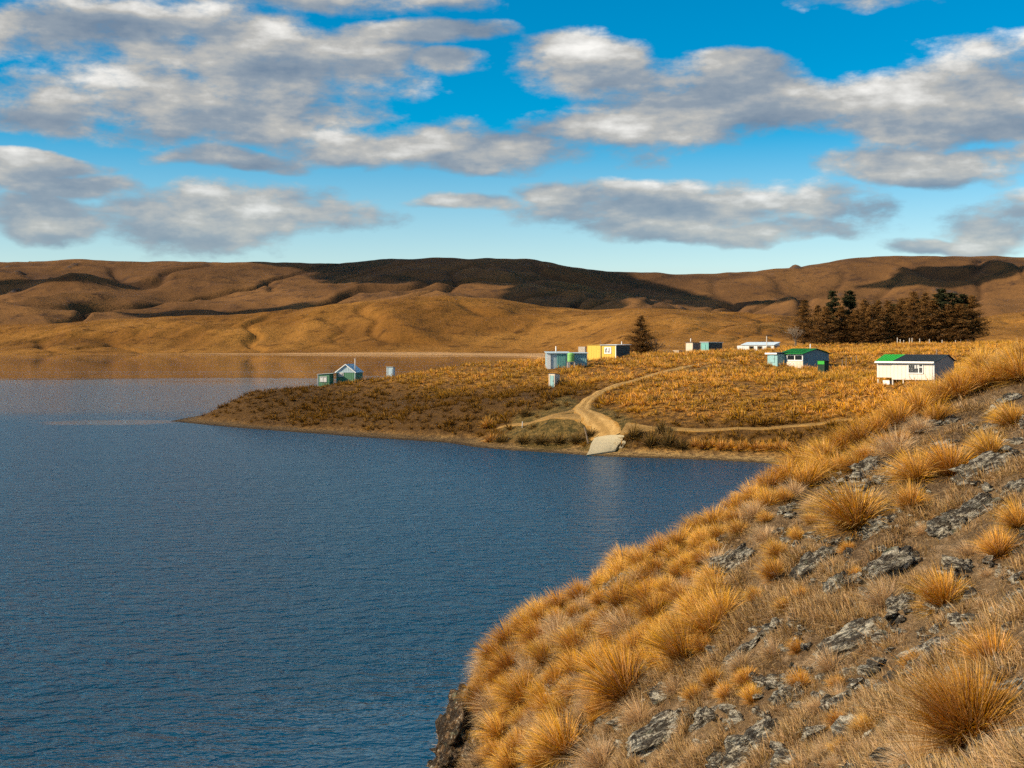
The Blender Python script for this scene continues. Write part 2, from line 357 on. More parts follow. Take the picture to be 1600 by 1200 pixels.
def mat_water():
    m, T, out = new_mat('lake_water'); tc = T.node('ShaderNodeTexCoord'); P = tc.outputs['Object']
    s = T.sep(P)
    # wind: rippled over the open bay, calm under the far shore and in the lee of the near point
    big = T.noise(T.vm('MULTIPLY', P, (0.006, 0.016, 0)), 1.0, 4, 0.6)
    fy = T.m('ADD', s[1], T.m('MULTIPLY', T.m('SUBTRACT', big, 0.5), 260))
    calm_far = T.rng(fy, 400, 520)
    lee = T.m('SUBTRACT', T.m('MULTIPLY', s[0], 0.62), T.m('MULTIPLY', s[1], 0.5))
    lee = T.m('ADD', lee, T.m('MULTIPLY', T.m('SUBTRACT', T.noise(P, 0.09, 4), 0.5), 9))
    calm_near = T.m('MULTIPLY', T.rng(lee, -30.0, -22.0), T.rng(s[1], 62, 48))
    streak = T.rng(T.noise(T.vm('MULTIPLY', P, (0.004, 0.05, 0)), 1.0, 3), 0.56, 0.66)
    wind = T.m('SUBTRACT', 1.0, T.m('MAXIMUM', T.m('MULTIPLY', calm_near, 0.72), T.m('MULTIPLY', calm_far, T.m('SUBTRACT', 1.0, T.m('MULTIPLY', streak, 0.45)))))
    half = T.rng(T.m('ADD', s[1], T.m('MULTIPLY', T.m('SUBTRACT', big, 0.5), 120)), 200, 262, 1.0, 0.34)
    tx = T.m('MULTIPLY', T.m('ADD', s[0], 60.0), 0.09); ty = T.m('MULTIPLY', T.m('SUBTRACT', s[1], 209.0), 0.13)
    tip = T.rng(T.m('ADD', T.m('MULTIPLY_ADD', tx, tx, T.m('MULTIPLY', ty, ty)), T.m('MULTIPLY', T.m('SUBTRACT', T.noise(P, 0.12, 3), 0.5), 1.6)), 0.5, 1.3, 0.26, 1.0)
    wind = T.m('MAXIMUM', T.m('MULTIPLY', wind, T.m('MINIMUM', half, tip)), 0.012)
    W = T.vm('MULTIPLY', P, (0.85, 1.2, 0))
    w1 = T.noise(W, 0.95, 3, 0.5, 0.6); w2 = T.noise(W, 3.4, 2, 0.5, 0.3); w3 = T.noise(T.vm('MULTIPLY', P, (0.10, 0.16, 0)), 1.0, 3)
    hgt = T.m('ADD', T.m('ADD', T.m('MULTIPLY', w1, 0.62), T.m('MULTIPLY', w2, 0.20)), T.m('MULTIPLY', w3, 0.6))
    b = T.node('ShaderNodeBump'); b.inputs['Distance'].default_value = 0.62
    T.put(b.inputs['Height'], hgt); T.put(b.inputs['Strength'], wind)
    p = principled(T, out, (0.003, 0.040, 0.074), 0.04, 0.5, b.outputs[0]); p.inputs['IOR'].default_value = 1.333
    T.put(p.inputs['Roughness'], T.m('MULTIPLY_ADD', wind, 0.20, 0.02))
    return m
def mat_paint(name, col, rough=0.7, wear=0.25, boards=0.0, metal=0.0, spec=0.3):
    m, T, out = new_mat(name); tc = T.node('ShaderNodeTexCoord'); P = tc.outputs['Object']
    n1 = T.noise(P, 0.9, 5, 0.65); n2 = T.noise(T.vm('MULTIPLY', P, (6, 6, 0.7)), 1.0, 5, 0.7)
    c = T.mix(T.m('MULTIPLY', T.rng(n1, 0.45, 0.75), wear), col, tuple(x * 0.5 + 0.03 for x in col))
    c = T.mix(T.m('MULTIPLY', T.rng(n2, 0.48, 0.72), min(1.0, wear * 1.6)), c, tuple(0.45 * x + 0.03 for x in col))
    c = T.mix(T.m('MULTIPLY', T.rng(T.noise(P, 2.3, 6, 0.7), 0.60, 0.70), min(1.0, wear * 1.5)), c, (0.17, 0.095, 0.05))
    principled(T, out, c, rough, spec, bump(T, n2, 0.2, 0.02), metal); return m
WHITE = mat_paint('cream_paint', (0.78, 0.66, 0.54), 0.7, 0.16)
BRIGHT = mat_paint('white_trim', (0.82, 0.80, 0.74), 0.6, 0.1)
BLUEW = mat_paint('pale_blue_paint', (0.25, 0.43, 0.42), 0.7, 0.2)
SLATE = mat_paint('slate_paint', (0.14, 0.235, 0.28), 0.7, 0.3)
TEAL = mat_paint('teal_paint', (0.17, 0.40, 0.36), 0.7, 0.3)
GREENW = mat_paint('green_boards', (0.10, 0.24, 0.13), 0.75, 0.35)
GREENR = mat_paint('green_roof', (0.015, 0.17, 0.025), 0.5, 0.15)
GREENB = mat_paint('bright_green_roof', (0.03, 0.36, 0.03), 0.5, 0.12)
BLACKR = mat_paint('dark_roof', (0.028, 0.034, 0.034), 0.6, 0.1)
DARKG = mat_paint('dark_green_boards', (0.007, 0.032, 0.014), 0.7, 0.3)
TAUPE_SHADE = mat_paint('taupe_end_shade', (0.34, 0.28, 0.24), 0.8, 0.3)
YELLOW = mat_paint('yellow_paint', (0.72, 0.46, 0.07), 0.7, 0.15)
ZINC = mat_paint('zinc_sheet', (0.46, 0.56, 0.58), 0.5, 0.3)
ROOFW = mat_paint('pale_roof', (0.62, 0.72, 0.76), 0.5, 0.1)
BEIGE = mat_paint('beige_boards', (0.66, 0.55, 0.42), 0.75, 0.2)
TANKG = mat_paint('tank_green', (0.22, 0.48, 0.13), 0.5, 0.1)
WOOD = mat_paint('weathered_wood', (0.24, 0.17, 0.11), 0.85, 0.5)
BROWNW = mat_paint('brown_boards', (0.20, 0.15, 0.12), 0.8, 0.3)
POSTW = mat_paint('bleached_post', (0.62, 0.54, 0.44), 0.8, 0.25)
PIPE = mat_paint('flue_pipe', (0.62, 0.58, 0.50), 0.5, 0.2)
CONC = mat_paint('concrete', (0.42, 0.345, 0.205), 0.9, 0.35)
CURTAIN = mat_paint('curtain', (0.74, 0.72, 0.68), 0.9, 0.05)
BARK = mat_paint('bark', (0.10, 0.068, 0.042), 0.9, 0.4)
PALEBARK = mat_paint('pale_bark', (0.22, 0.17, 0.12), 0.9, 0.3)
def mat_glass():
    m, T, out = new_mat('window_glass'); principled(T, out, (0.012, 0.014, 0.016), 0.06, 0.5); return m
GLASS = mat_glass()
def mat_leaf(name, a, b, trans=0.2):
    m, T, out = new_mat(name); at_ = T.node('ShaderNodeAttribute', attribute_name='vc'); s = T.sep(at_.outputs['Vector'])
    c = T.mix(s[0], a, b)
    d = T.node('ShaderNodeBsdfDiffuse'); t = T.node('ShaderNodeBsdfTranslucent'); mx = T.node('ShaderNodeMixShader')
    T.put(d.inputs[0], c); T.put(t.inputs[0], c); mx.inputs[0].default_value = trans
    T.l.new(d.outputs[0], mx.inputs[1]); T.l.new(t.outputs[0], mx.inputs[2]); T.l.new(mx.outputs[0], out.inputs[0]); return m
LARCH = mat_leaf('larch_twigs', (0.11, 0.052, 0.018), (0.27, 0.135, 0.038))
PINE = mat_leaf('pine_needles', (0.022, 0.026, 0.013), (0.058, 0.056, 0.024))
TWIG = mat_leaf('bare_twigs', (0.12, 0.075, 0.045), (0.22, 0.14, 0.085))
ROCK = mat_rock(); CLIFF = mat_rock('brown_schist', 0.10); HILLSIDE = mat_hillside(); PENG = mat_peninsula(); DIRT = mat_track('dirt', 1.0); DIRT2 = mat_track('grassy_dirt', 0.62)

# ------------------------------------------------------------------ lake
wm = np_mesh('lake', [(-9000, -300, 0), (9000, -300, 0), (9000, 9000, 0), (-9000, 9000, 0)], [np.array([[0, 1, 2, 3]])], mat_water())
tag(link(bpy.data.objects.new('lake', wm)), kind='structure')

# ------------------------------------------------------------------ far and middle hills
def hill_mesh(name, D, ucol, zfun, mat):
    DD, UU = np.meshgrid(D, ucol, indexing='ij')
    X = (UU - 800) / F * DD; Y = DD
    Z, col = zfun(X, Y, UU)
    me = np_mesh(name, np.stack([X, Y, Z], -1).reshape(-1, 3), [grid_faces(len(D), len(ucol))], mat, True, col.reshape(-1, 3))
    o = link(bpy.data.objects.new(name, me)); tag(o, kind='structure'); return o
ucol = np.linspace(-450, 2050, 540)
def interp(u, pts): p = np.array(pts, float); return np.interp(u, p[:, 0], p[:, 1])
def smooth1(a, k):
    w = np.hanning(2 * k + 1); w /= w.sum(); return np.convolve(np.pad(a, k, mode='edge'), w, 'valid')
SKY2 = [(-500, 418), (0, 411), (130, 408), (300, 411), (440, 413), (560, 411), (620, 406), (760, 407), (845, 409), (880, 416), (960, 426), (1060, 431), (1150, 426), (1250, 418), (1330, 404), (1450, 400), (1600, 403), (2100, 396)]
MID1 = [(-500, 512), (0, 507), (200, 499), (400, 489), (560, 472), (690, 462), (790, 465), (870, 478), (960, 487), (1080, 494), (1200, 501), (1300, 508), (1450, 510), (1540, 504), (1600, 498), (2100, 480)]
def zmid(X, Y, U):
    D1 = 2700.0
    vc = smooth1(interp(ucol, MID1), 9)[None, :]
    zc = H + (VH - vc) / F * D1
    D0 = smooth1(interp(ucol, [(-500, 2120), (300, 2120), (560, 1960), (700, 1800), (830, 1600), (880, 950), (930, 420), (2100, 400)]), 12)[None, :]
    # flat margin by the water, then the hill
    Dh = smooth1(interp(ucol, [(-500, 2130), (560, 2080), (860, 2000), (1000, 1500), (2100, 900)]), 16)[None, :]
    wob = 60 * fbm(X / 420, Y / 900, 3, 5)
    t = np.clip((Y + wob - Dh) / (D1 - Dh), 0, 1.6)
    up = np.where(t < 1, 0.5 - 0.5 * np.cos(np.pi * np.clip(t, 0, 1) ** 0.85), 1 - 0.5 * (t - 1) ** 1.2)
    base = np.clip((Y - D0) / 90, -1, 1) * 1.6
    base = base + sstep(U, 900, 1050) * np.clip((Y - 420) / 500, 0, 1) * 3 + sstep(U, 920, 1000) * 5.5
    wx = X + 90 * perlin(X / 500, Y / 500, 11); 
    rid = 1 - np.abs(perlin(wx / 330, Y / 900, 2)) * 2
    rid2 = 1 - np.abs(perlin((wx + Y * 0.25) / 130, Y / 420, 3)) * 2
    rid3 = 1 - np.abs(perlin((X - Y * 0.2) / 55, Y / 170, 4)) * 2
    body = up * np.clip(1.25 - up, 0.2, 1)
    g = (rid - 0.95) * 11 + (rid2 - 0.8) * 5 + (rid3 - 0.6) * 2.5
    inc = lambda p, w: np.exp(-(p / w) ** 2)
    gl = inc(perlin((wx + Y * 0.35 + 50 * perlin(X / 110, Y / 110, 14)) / 340, Y / 800, 15), 0.05) * 7 + inc(perlin((wx - Y * 0.5 + 25 * perlin(X / 50, Y / 60, 17)) / 190, Y / 420, 16), 0.05) * 3.5
    Z = base + zc * up + g * np.clip(up * (1.06 - up) * 3.2, 0, 1) - gl * np.clip(up * (1.05 - up) * 5, 0, 1) + fbm(X / 60, Y / 110, 3, 9) * 1.6 * np.clip(up * 6, 0, 1)
    Z = np.where(base < 0, np.minimum(base * 2, -0.2), Z)
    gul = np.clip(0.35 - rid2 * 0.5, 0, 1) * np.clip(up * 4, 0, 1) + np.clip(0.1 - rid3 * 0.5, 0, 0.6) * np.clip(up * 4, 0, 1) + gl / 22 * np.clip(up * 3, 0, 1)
    flat = (1 - sstep(up, 0.004, 0.03)) * sstep(base, 0.0, 0.7) * (1 - sstep(U, 900, 960))
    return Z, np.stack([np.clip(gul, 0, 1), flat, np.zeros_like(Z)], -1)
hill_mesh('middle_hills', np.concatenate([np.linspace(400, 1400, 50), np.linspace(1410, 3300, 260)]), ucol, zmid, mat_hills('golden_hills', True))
def zfar(X, Y, U):
    D2 = 5600.0
    vc = smooth1(interp(ucol, SKY2), 5)[None, :]
    zc = H + (VH - vc) / F * D2
    t = np.clip((Y - 2900) / (D2 - 2900), 0, 1.5)
    # benches: a foothill ridge half way up, then the long back slope
    bench = 0.62 * sstep(t, 0.0, 0.42) + 0.38 * sstep(t, 0.45, 1.0)
    smooth = 0.5 - 0.5 * np.cos(np.pi * np.clip(t, 0, 1))
    k = 0.5 + 0.5 * np.clip(perlin(X / 1500, Y / 3000, 21) * 2, -1, 1)
    up = np.where(t < 1, bench * k + smooth * (1 - k), 1 - (t - 1) * 0.7)
    wx = X + 260 * perlin(X / 1300, Y / 1300, 31)
    rid = 1 - np.abs(perlin((wx + Y * 0.5) / 1300, Y / 1500, 22)) * 2
    rid2 = 1 - np.abs(perlin((wx - Y * 0.5) / 560, Y / 800, 23)) * 2
    rid3 = 1 - np.abs(perlin((X + Y * 0.3) / 150, Y / 420, 24)) * 2
    edge = sstep(1 - t, 0.0, 0.4) * np.clip(t * 5, 0, 1)
    g = (rid - 1.0) * 80 + (rid2 - 0.95) * 24 + (rid3 - 0.8) * 6
    Z = zc * up + g * edge + fbm(X / 220, Y / 300, 3, 29) * 7 * np.clip(t * 5, 0, 1)
    inc = lambda p, w: np.exp(-(p / w) ** 2)
    gl = inc(perlin((wx + 90 * perlin(X / 240, Y / 240, 34)) / 620, Y / 1500, 35), 0.05) * 26 + inc(perlin((wx - Y * 0.4) / 330, Y / 800, 37), 0.06) * 12
    Z = Z - gl * edge
    tor = np.clip(perlin(X / 60, Y / 120, 33) - 0.62, 0, 1) * sstep(perlin(X / 700, Y / 900, 36), 0.05, 0.35)
    Z = Z + tor * 40 * np.clip(t * 4, 0, 1)
    gul = np.clip(0.3 - rid2 * 0.5, 0, 1) + gl / 24
    return Z, np.stack([np.clip(gul, 0, 1), np.zeros_like(Z), np.clip(tor * 12, 0, 1)], -1)
hill_mesh('far_hills', np.linspace(2850, 6200, 300), ucol, zfar, mat_hills('brown_hills', False))

# ------------------------------------------------------------------ peninsula with the huts
SHORE_PX = [(262, 658), (300, 662), (350, 667), (400, 671), (480, 677), (560, 683), (640, 688), (700, 692), (745, 699), (800, 704), (870, 708), (920, 712), (960, 714), (1060, 717), (1130, 720), (1200, 724)]
shore = [((u - 800) / F * (F * H / (v - VH)), F * H / (v - VH)) for u, v in SHORE_PX]
POLY = np.array(shore + [(31, 126), (40, 112), (58, 98), (90, 88), (140, 80), (330, 70), (330, 470), (52, 470), (44, 400), (36, 340), (28, 310), (10, 284), (-12, 268), (-38, 250), (-51, 230)])
def sdist(x, y):
    x = np.asarray(x, float); y = np.asarray(y, float)
    d2 = np.full(x.shape, 1e18); ins = np.zeros(x.shape, bool); n = len(POLY)
    for i in range(n):
        ax, ay = POLY[i]; bx, by = POLY[(i + 1) % n]
        ex, ey = bx - ax, by - ay; t = np.clip(((x - ax) * ex + (y - ay) * ey) / (ex * ex + ey * ey), 0, 1)
        d2 = np.minimum(d2, (x - ax - t * ex) ** 2 + (y - ay - t * ey) ** 2)
        c = ((ay > y) != (by > y)) & (x < (bx - ax) * (y - ay) / ((by - ay) + 1e-12) + ax); ins ^= c
    return np.sqrt(d2) * np.where(ins, 1, -1)
PC = [at(*p) for p in [(528, 601, 224), (609, 592, 232), (400, 615, 214), (335, 638, 212), (700, 579, 240), (850, 569, 226), (887, 574, 212), (860, 604, 190),
      (940, 561, 232), (1000, 557, 250), (1095, 554, 260), (1185, 550, 262), (1250, 572, 200), (1282, 586, 186), (1100, 600, 170), (1430, 598, 150), (1345, 655, 135),
      (1100, 671, 145), (1200, 667, 143), (985, 668, 149), (905, 638, 163), (960, 603, 177), (1060, 577, 196), (1240, 541, 330), (1390, 541, 332), (1540, 537, 330), (1330, 549, 262), (1500, 560, 205), (1560, 548, 240), (800, 630, 168), (700, 640, 176), (600, 640, 192), (1000, 630, 160), (470, 640, 204)]]
PC += [(90, 120, 8), (150, 130, 12), (200, 200, 13), (250, 320, 14), (150, 420, 9), (80, 420, 7.5), (45, 400, 5), (20, 285, 5.5), (-20, 240, 4.5), (300, 100, 14), (60, 110, 5), (130, 300, 12.3), (300, 450, 10)]
ptps = TPS(PC, 2.0)
def zpen(x, y):
    sd = sdist(x, y)
    sdn = sd + perlin(np.asarray(x) / 7, np.asarray(y) / 7, 41) * 1.1 * np.clip(np.abs(sd) / 3, 0, 1)
    bank = np.where(sdn < 0, 0.16 * sdn, np.where(sdn < 3.6, 0.075 * sdn, 0.27 + (sdn - 3.6) * 0.55))
    top = ptps(x, y)
    h = 1.2
    z = np.where(np.abs(top - bank) < h, np.minimum(top, bank) - (h - np.abs(top - bank)) ** 2 / (4 * h), np.minimum(top, bank))
    z = np.where(sdn < 3.4, np.minimum(bank, np.maximum(z, bank - 0.02)), z)
    rough = np.clip((sdn - 3.5) / 5, 0, 1)
    return z + rough * (0.28 * perlin(np.asarray(x) / 9, np.asarray(y) / 9, 42) + 0.10 * perlin(np.asarray(x) / 2.6, np.asarray(y) / 2.6, 43)), sdn
def axis(*seg):
    out = [np.arange(a, b, s) for a, b, s in seg]; return np.concatenate(out + [[seg[-1][1]]])
pxs = axis((-58, 70, 0.6), (70, 130, 1.2), (130, 330, 5)); pys = axis((70, 125, 3), (125, 235, 0.6), (235, 345, 1.3), (345, 470, 5))
PX, PY = np.meshgrid(pxs, pys); PZ, PSD = zpen(PX, PY)
# trodden ground round the slipway fork
FORK = [(905, 640, 2.4), (860, 658, 4.6), (930, 655, 3.0), (825, 662, 3.0), (950, 672, 3.0), (885, 628, 1.8)]
pen0 = Field(pxs, pys, PZ)
trod = np.zeros_like(PX)
for u, v, r in FORK:
    p = hit(u, v, pen0, 128, 260)
    d = np.hypot(PX - p[0], (PY - p[1]) * 0.55) + perlin(PX / 2.5, PY / 2.5, 44) * 1.2
    trod = np.maximum(trod, 1 - sstep(d, r * 0.7, r * 1.15))
beach = 1 - sstep(PSD, 3.2, 4.6)
# browner, darker ground and tussocks on the slope facing the bay
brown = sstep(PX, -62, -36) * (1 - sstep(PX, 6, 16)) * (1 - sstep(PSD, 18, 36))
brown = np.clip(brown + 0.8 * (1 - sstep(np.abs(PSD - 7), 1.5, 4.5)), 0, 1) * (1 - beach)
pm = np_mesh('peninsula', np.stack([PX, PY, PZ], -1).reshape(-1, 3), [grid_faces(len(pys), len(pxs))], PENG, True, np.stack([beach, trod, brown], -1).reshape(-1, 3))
tag(link(bpy.data.objects.new('peninsula_ground', pm)), kind='structure')
pen = pen0
def pz(x, y): return float(pen(np.array([x]), np.array([y]))[0])

def strip(name, px, mat, lift=0.05, seed=1, cols=7):
    """a dirt track draped over the ground; px: (u, v, width in metres)"""
    P = np.array([(*hit(u, v, pen, 128, 300)[:2], w) for u, v, w in px])
    s = np.r_[0, np.cumsum(np.hypot(*np.diff(P[:, :2], axis=0).T))]
    t = np.arange(0, s[-1], 0.5)
    C = np.stack([smooth1(np.interp(t, s, P[:, k]), 5) for k in range(3)], -1)
    T_ = np.gradient(C[:, :2], axis=0); T_ /= np.linalg.norm(T_, axis=1)[:, None] + 1e-9
    N = np.stack([-T_[:, 1], T_[:, 0]], -1)
    k = np.linspace(-1, 1, cols)
    wl = C[:, 2] / 2 * (1 + 0.3 * perlin(t / 2.2, t * 0, seed)); wr = C[:, 2] / 2 * (1 + 0.3 * perlin(t / 2.2, t * 0 + 5, seed + 1))
    off = np.where(k[None] < 0, k[None] * wl[:, None], k[None] * wr[:, None])
    xy = C[:, None, :2] + N[:, None] * off[..., None]
    z = pen(xy[..., 0], xy[..., 1]) + lift - 0.14 * (np.abs(k) > 0.95)[None]
    V = np.concatenate([xy, z[..., None]], -1).reshape(-1, 3)
    col = np.repeat(np.abs(k)[None], len(t), 0).reshape(-1, 1)
    me = np_mesh(name, V, [grid_faces(len(t), cols)], mat, True, np.repeat(col, 3, 1))
    return tag(link(bpy.data.objects.new(name, me)), kind='structure'), C
TRACKS = []
for nm, px, lift in (('dirt_track', [(952, 688, 3.4), (945, 672, 3.3), (928, 655, 3.1), (908, 640, 2.7), (915, 628, 1.8), (935, 614, 1.5), (965, 602, 1.7), (1005, 590, 1.5), (1060, 577, 1.3), (1110, 567, 1.1), (1150, 560, 0.9)], 0.07),
                     ('dirt_track', [(922, 650, 4.0), (890, 650, 2.0), (850, 656, 1.1), (805, 663, 0.8), (770, 672, 0.5)], 0.055),
                     ('dirt_track', [(968, 672, 3.0), (1010, 669, 1.1), (1060, 671, 0.8), (1110, 672, 0.75), (1170, 670, 0.75), (1230, 666, 0.75), (1290, 661, 0.7), (1340, 655, 0.6)], 0.055),
                     ('dirt_track', [(1015, 596, 0.7), (1060, 584, 0.7), (1110, 572, 0.6), (1150, 565, 0.5)], 0.055),
                     ('dirt_track', [(905, 640, 2.0), (882, 646, 0.8), (858, 651, 0.6), (838, 657, 0.4)], 0.06)):
    TRACKS.append(strip(nm, px, DIRT if not TRACKS else DIRT2, lift, len(TRACKS) * 3 + 1)[1])
track_pts = np.concatenate([c for c in TRACKS])

# concrete slipway slabs
def slab(pxs4, thick, name, label, n=6):
    """a slab of uneven edges through four corner pixels (near left, near right, far right, far left)"""
    P = [np.array(hit(u, v, pen, 120, 300)) for u, v in pxs4]
    bm = bmesh.new(); vs = []
    for j in range(n + 1):
        for i in range(n + 1):
            a, b = i / n, j / n
            p = (P[0] * (1 - a) + P[1] * a) * (1 - b) + (P[3] * (1 - a) + P[2] * a) * b
            z = max(p[2], pz(p[0], p[1])) + 0.12
            vs.append(bm.verts.new((p[0] + 0.06 * math.sin(7 * b + 3 * a), p[1] + 0.05 * math.sin(9 * a), z)))
    fs = [bm.faces.new([vs[j * (n + 1) + i], vs[j * (n + 1) + i + 1], vs[(j + 1) * (n + 1) + i + 1], vs[(j + 1) * (n + 1) + i]]) for j in range(n) for i in range(n)]
    r = bmesh.ops.extrude_face_region(bm, geom=fs)
    for v in r['geom']:
        if isinstance(v, bmesh.types.BMVert): v.co.z -= thick
    bmesh.ops.recalc_face_normals(bm, faces=bm.faces)
    me = bpy.data.meshes.new(name); bm.to_mesh(me); bm.free(); me.materials.append(CONC)
    return tag(link(bpy.data.objects.new(name, me)), label, 'slipway')
slab([(916, 713), (961, 706), (976, 682), (929, 685)], 0.35, 'slipway', 'pale concrete boat ramp running down into the lake')
slab([(967, 701), (974, 700), (978, 691), (973, 690)], 0.3, 'concrete_slab', 'small broken concrete slab lying beside the boat ramp', 3)

# ------------------------------------------------------------------ near hillside
NC = [at(*p) for p in [(1600, 1200, 9), (1300, 1200, 14), (1100, 1200, 19), (900, 1200, 22.5), (760, 1200, 25), (1600, 900, 18), (1300, 900, 21), (1100, 900, 24),
      (1450, 1050, 14.5), (1200, 1050, 19.5), (1000, 1050, 22.8), (1300, 710, 28), (1450, 700, 25.5), (1600, 700, 23.5), (1500, 620, 29), (1600, 620, 27.5), (840, 1090, 25.0)]]
CREST = [(700, 1200, 27), (712, 1110, 27.6), (735, 1065, 27.8), (775, 1012, 27.6), (830, 975, 27.2), (890, 935, 27), (960, 895, 27), (1040, 850, 27.2), (1110, 815, 27.6), (1180, 775, 28.2), (1250, 735, 29), (1320, 700, 30), (1390, 665, 31), (1450, 632, 32), (1500, 608, 33), (1560, 590, 34), (1640, 575, 35), (1750, 540, 37), (1900, 500, 40)]
for u, v, D in CREST:
    x, y, z = at(u, v, D); NC.append((x, y, z))
    k = 1.0 if u < 1500 else 0.6
    for dd, dz in ((3, 1.3 * k), (8, 5.5 * k), (15, 12.5 * k)):
        x2, y2, z2 = at(u, v, D + dd); NC.append((x2, y2, max(z2 - dz, -3.0)))
NC += [(0, 0, 9.55), (2, 3, 9.9), (-4, 1, 7.0), (6, 2, 12.2), (12, 12, 13.2), (16, 22, 13.6), (-6, 8, 3.5), (-7, 16, 0.0), (-6, 24, -1.5), (-9, 2, 3.2), (20, 5, 17), (25, 30, 16), (-10, 30, -3), (-9, 12, -1.5), (5, -6, 12), (-5, -6, 7), (30, 50, 12), (30, 66, 5), (15, 66, -3), (0, 60, -4), (-12, 45, -4), (-3, 6, 6.6), (-3.2, 15, 2.8), (-2.6, 22, 2.2)]
ntps = TPS(NC, 0.25)
nxs = axis((-12, -4, 0.6), (-4, 14, 0.11), (14, 32, 0.7)); nys = axis((-6, 4, 0.7), (4, 40, 0.13), (40, 68, 1.4))
NX, NY = np.meshgrid(nxs, nys)
ang = 0.55; sx = NX * math.cos(ang) + NY * math.sin(ang); sy = -NX * math.sin(ang) + NY * math.cos(ang)
NZ = ntps(NX, NY) + 0.13 * perlin(sx / 2.4, sy / 1.1, 51) + 0.07 * perlin(sx / 0.9, sy / 0.45, 52) + 0.03 * perlin(NX / 0.3, NY / 0.3, 53)
NZ = np.maximum(NZ, -3.5)
near = Field(nxs, nys, NZ)
nm_ = np_mesh('near_hillside', np.stack([NX, NY, NZ], -1).reshape(-1, 3), [grid_faces(len(nys), len(nxs))], HILLSIDE)
tag(link(bpy.data.objects.new('near_hillside', nm_)), kind='structure')
def nhit(u, v): return hit(u, v, near, 5, 48, 900)

# ------------------------------------------------------------------ huts
class MB:
    """collects simple solids and links them as one mesh"""
    def __init__(s): s.v = []; s.f = []
    def add(s, vs, fs):
        k = len(s.v); s.v += [tuple(p) for p in vs]; s.f += [tuple(i + k for i in f) for f in fs]; return s
    def box(s, x0, x1, y0, y1, z0, z1):
        return s.add([(x0, y0, z0), (x1, y0, z0), (x1, y1, z0), (x0, y1, z0), (x0, y0, z1), (x1, y0, z1), (x1, y1, z1), (x0, y1, z1)],
                     [(0, 3, 2, 1), (4, 5, 6, 7), (0, 1, 5, 4), (1, 2, 6, 5), (2, 3, 7, 6), (3, 0, 4, 7)])
    def prism(s, prof, a0, a1, axis='x', skew=0.0):
        """profile in (y,z) pushed along x, or in (x,z) pushed along y"""
        n = len(prof)
        if axis == 'x': vs = [(a0, p, q) for p, q in prof] + [(a1, p, q) for p, q in prof]
        else: vs = [(p, a0, q) for p, q in prof] + [(p, a1, q) for p, q in prof]
        return s.add(vs, [tuple(range(n)), tuple(range(2 * n - 1, n - 1, -1))] + [(i, i + n, (i + 1) % n + n, (i + 1) % n) for i in range(n)])
    def tube(s, pts, r0, r1=None, n=8):
        r1 = r0 if r1 is None else r1; k = len(s.v); m = len(pts)
        for j, p in enumerate(pts):
            p = Vector(p); d = (Vector(pts[min(j + 1, m - 1)]) - Vector(pts[max(j - 1, 0)])).normalized()
            a = d.orthogonal().normalized(); b = d.cross(a); r = r0 + (r1 - r0) * j / max(m - 1, 1)
            for i in range(n):
                t = 2 * math.pi * i / n; s.v.append(tuple(p + (a * math.cos(t) + b * math.sin(t)) * r))
        for j in range(m - 1):
            for i in range(n):
                s.f.append((k + j * n + i, k + j * n + (i + 1) % n, k + (j + 1) * n + (i + 1) % n, k + (j + 1) * n + i))
        s.f.append(tuple(k + i for i in range(n))[::-1]); s.f.append(tuple(k + (m - 1) * n + i for i in range(n))); return s
    def build(s, name, mat, parent=None, smooth=False):
        me = bpy.data.meshes.new(name); me.from_pydata(s.v, [], s.f); me.update()
        bm = bmesh.new(); bm.from_mesh(me); bmesh.ops.recalc_face_normals(bm, faces=bm.faces); bm.to_mesh(me); bm.free()
        if smooth: me.polygons.foreach_set('use_smooth', [True] * len(me.polygons))
        me.materials.append(mat); return link(bpy.data.objects.new(name, me), parent)
def thing(name, label, cat, loc, yaw=0, group=None):
    o = bpy.data.objects.new(name, None); o.empty_display_size = 0.3; link(o)
    o.location = loc; o.rotation_euler = (0, 0, math.radians(yaw)); return tag(o, label, cat, group)
def spot(u, D): x = (u - 800) / F * D; return (x, D, pz(x, D))
def ribs(m, side, a0, a1, c, z0, z1, pitch=0.42, t=0.022, topf=None):
    """upright cover battens standing proud of a wall; side f (front, y=c) or r (right end, x=c)"""
    a = a0 + pitch / 2
    while a < a1 - 0.03:
        zt = topf(a) if topf else z1
        if side == 'f': m.box(a - 0.025, a + 0.025, c - t, c, z0, zt)
        elif side == 'r': m.box(c, c + t, a - 0.025, a + 0.025, z0, zt)
        else: m.box(c - t, c, a - 0.025, a + 0.025, z0, zt)
        a += pitch
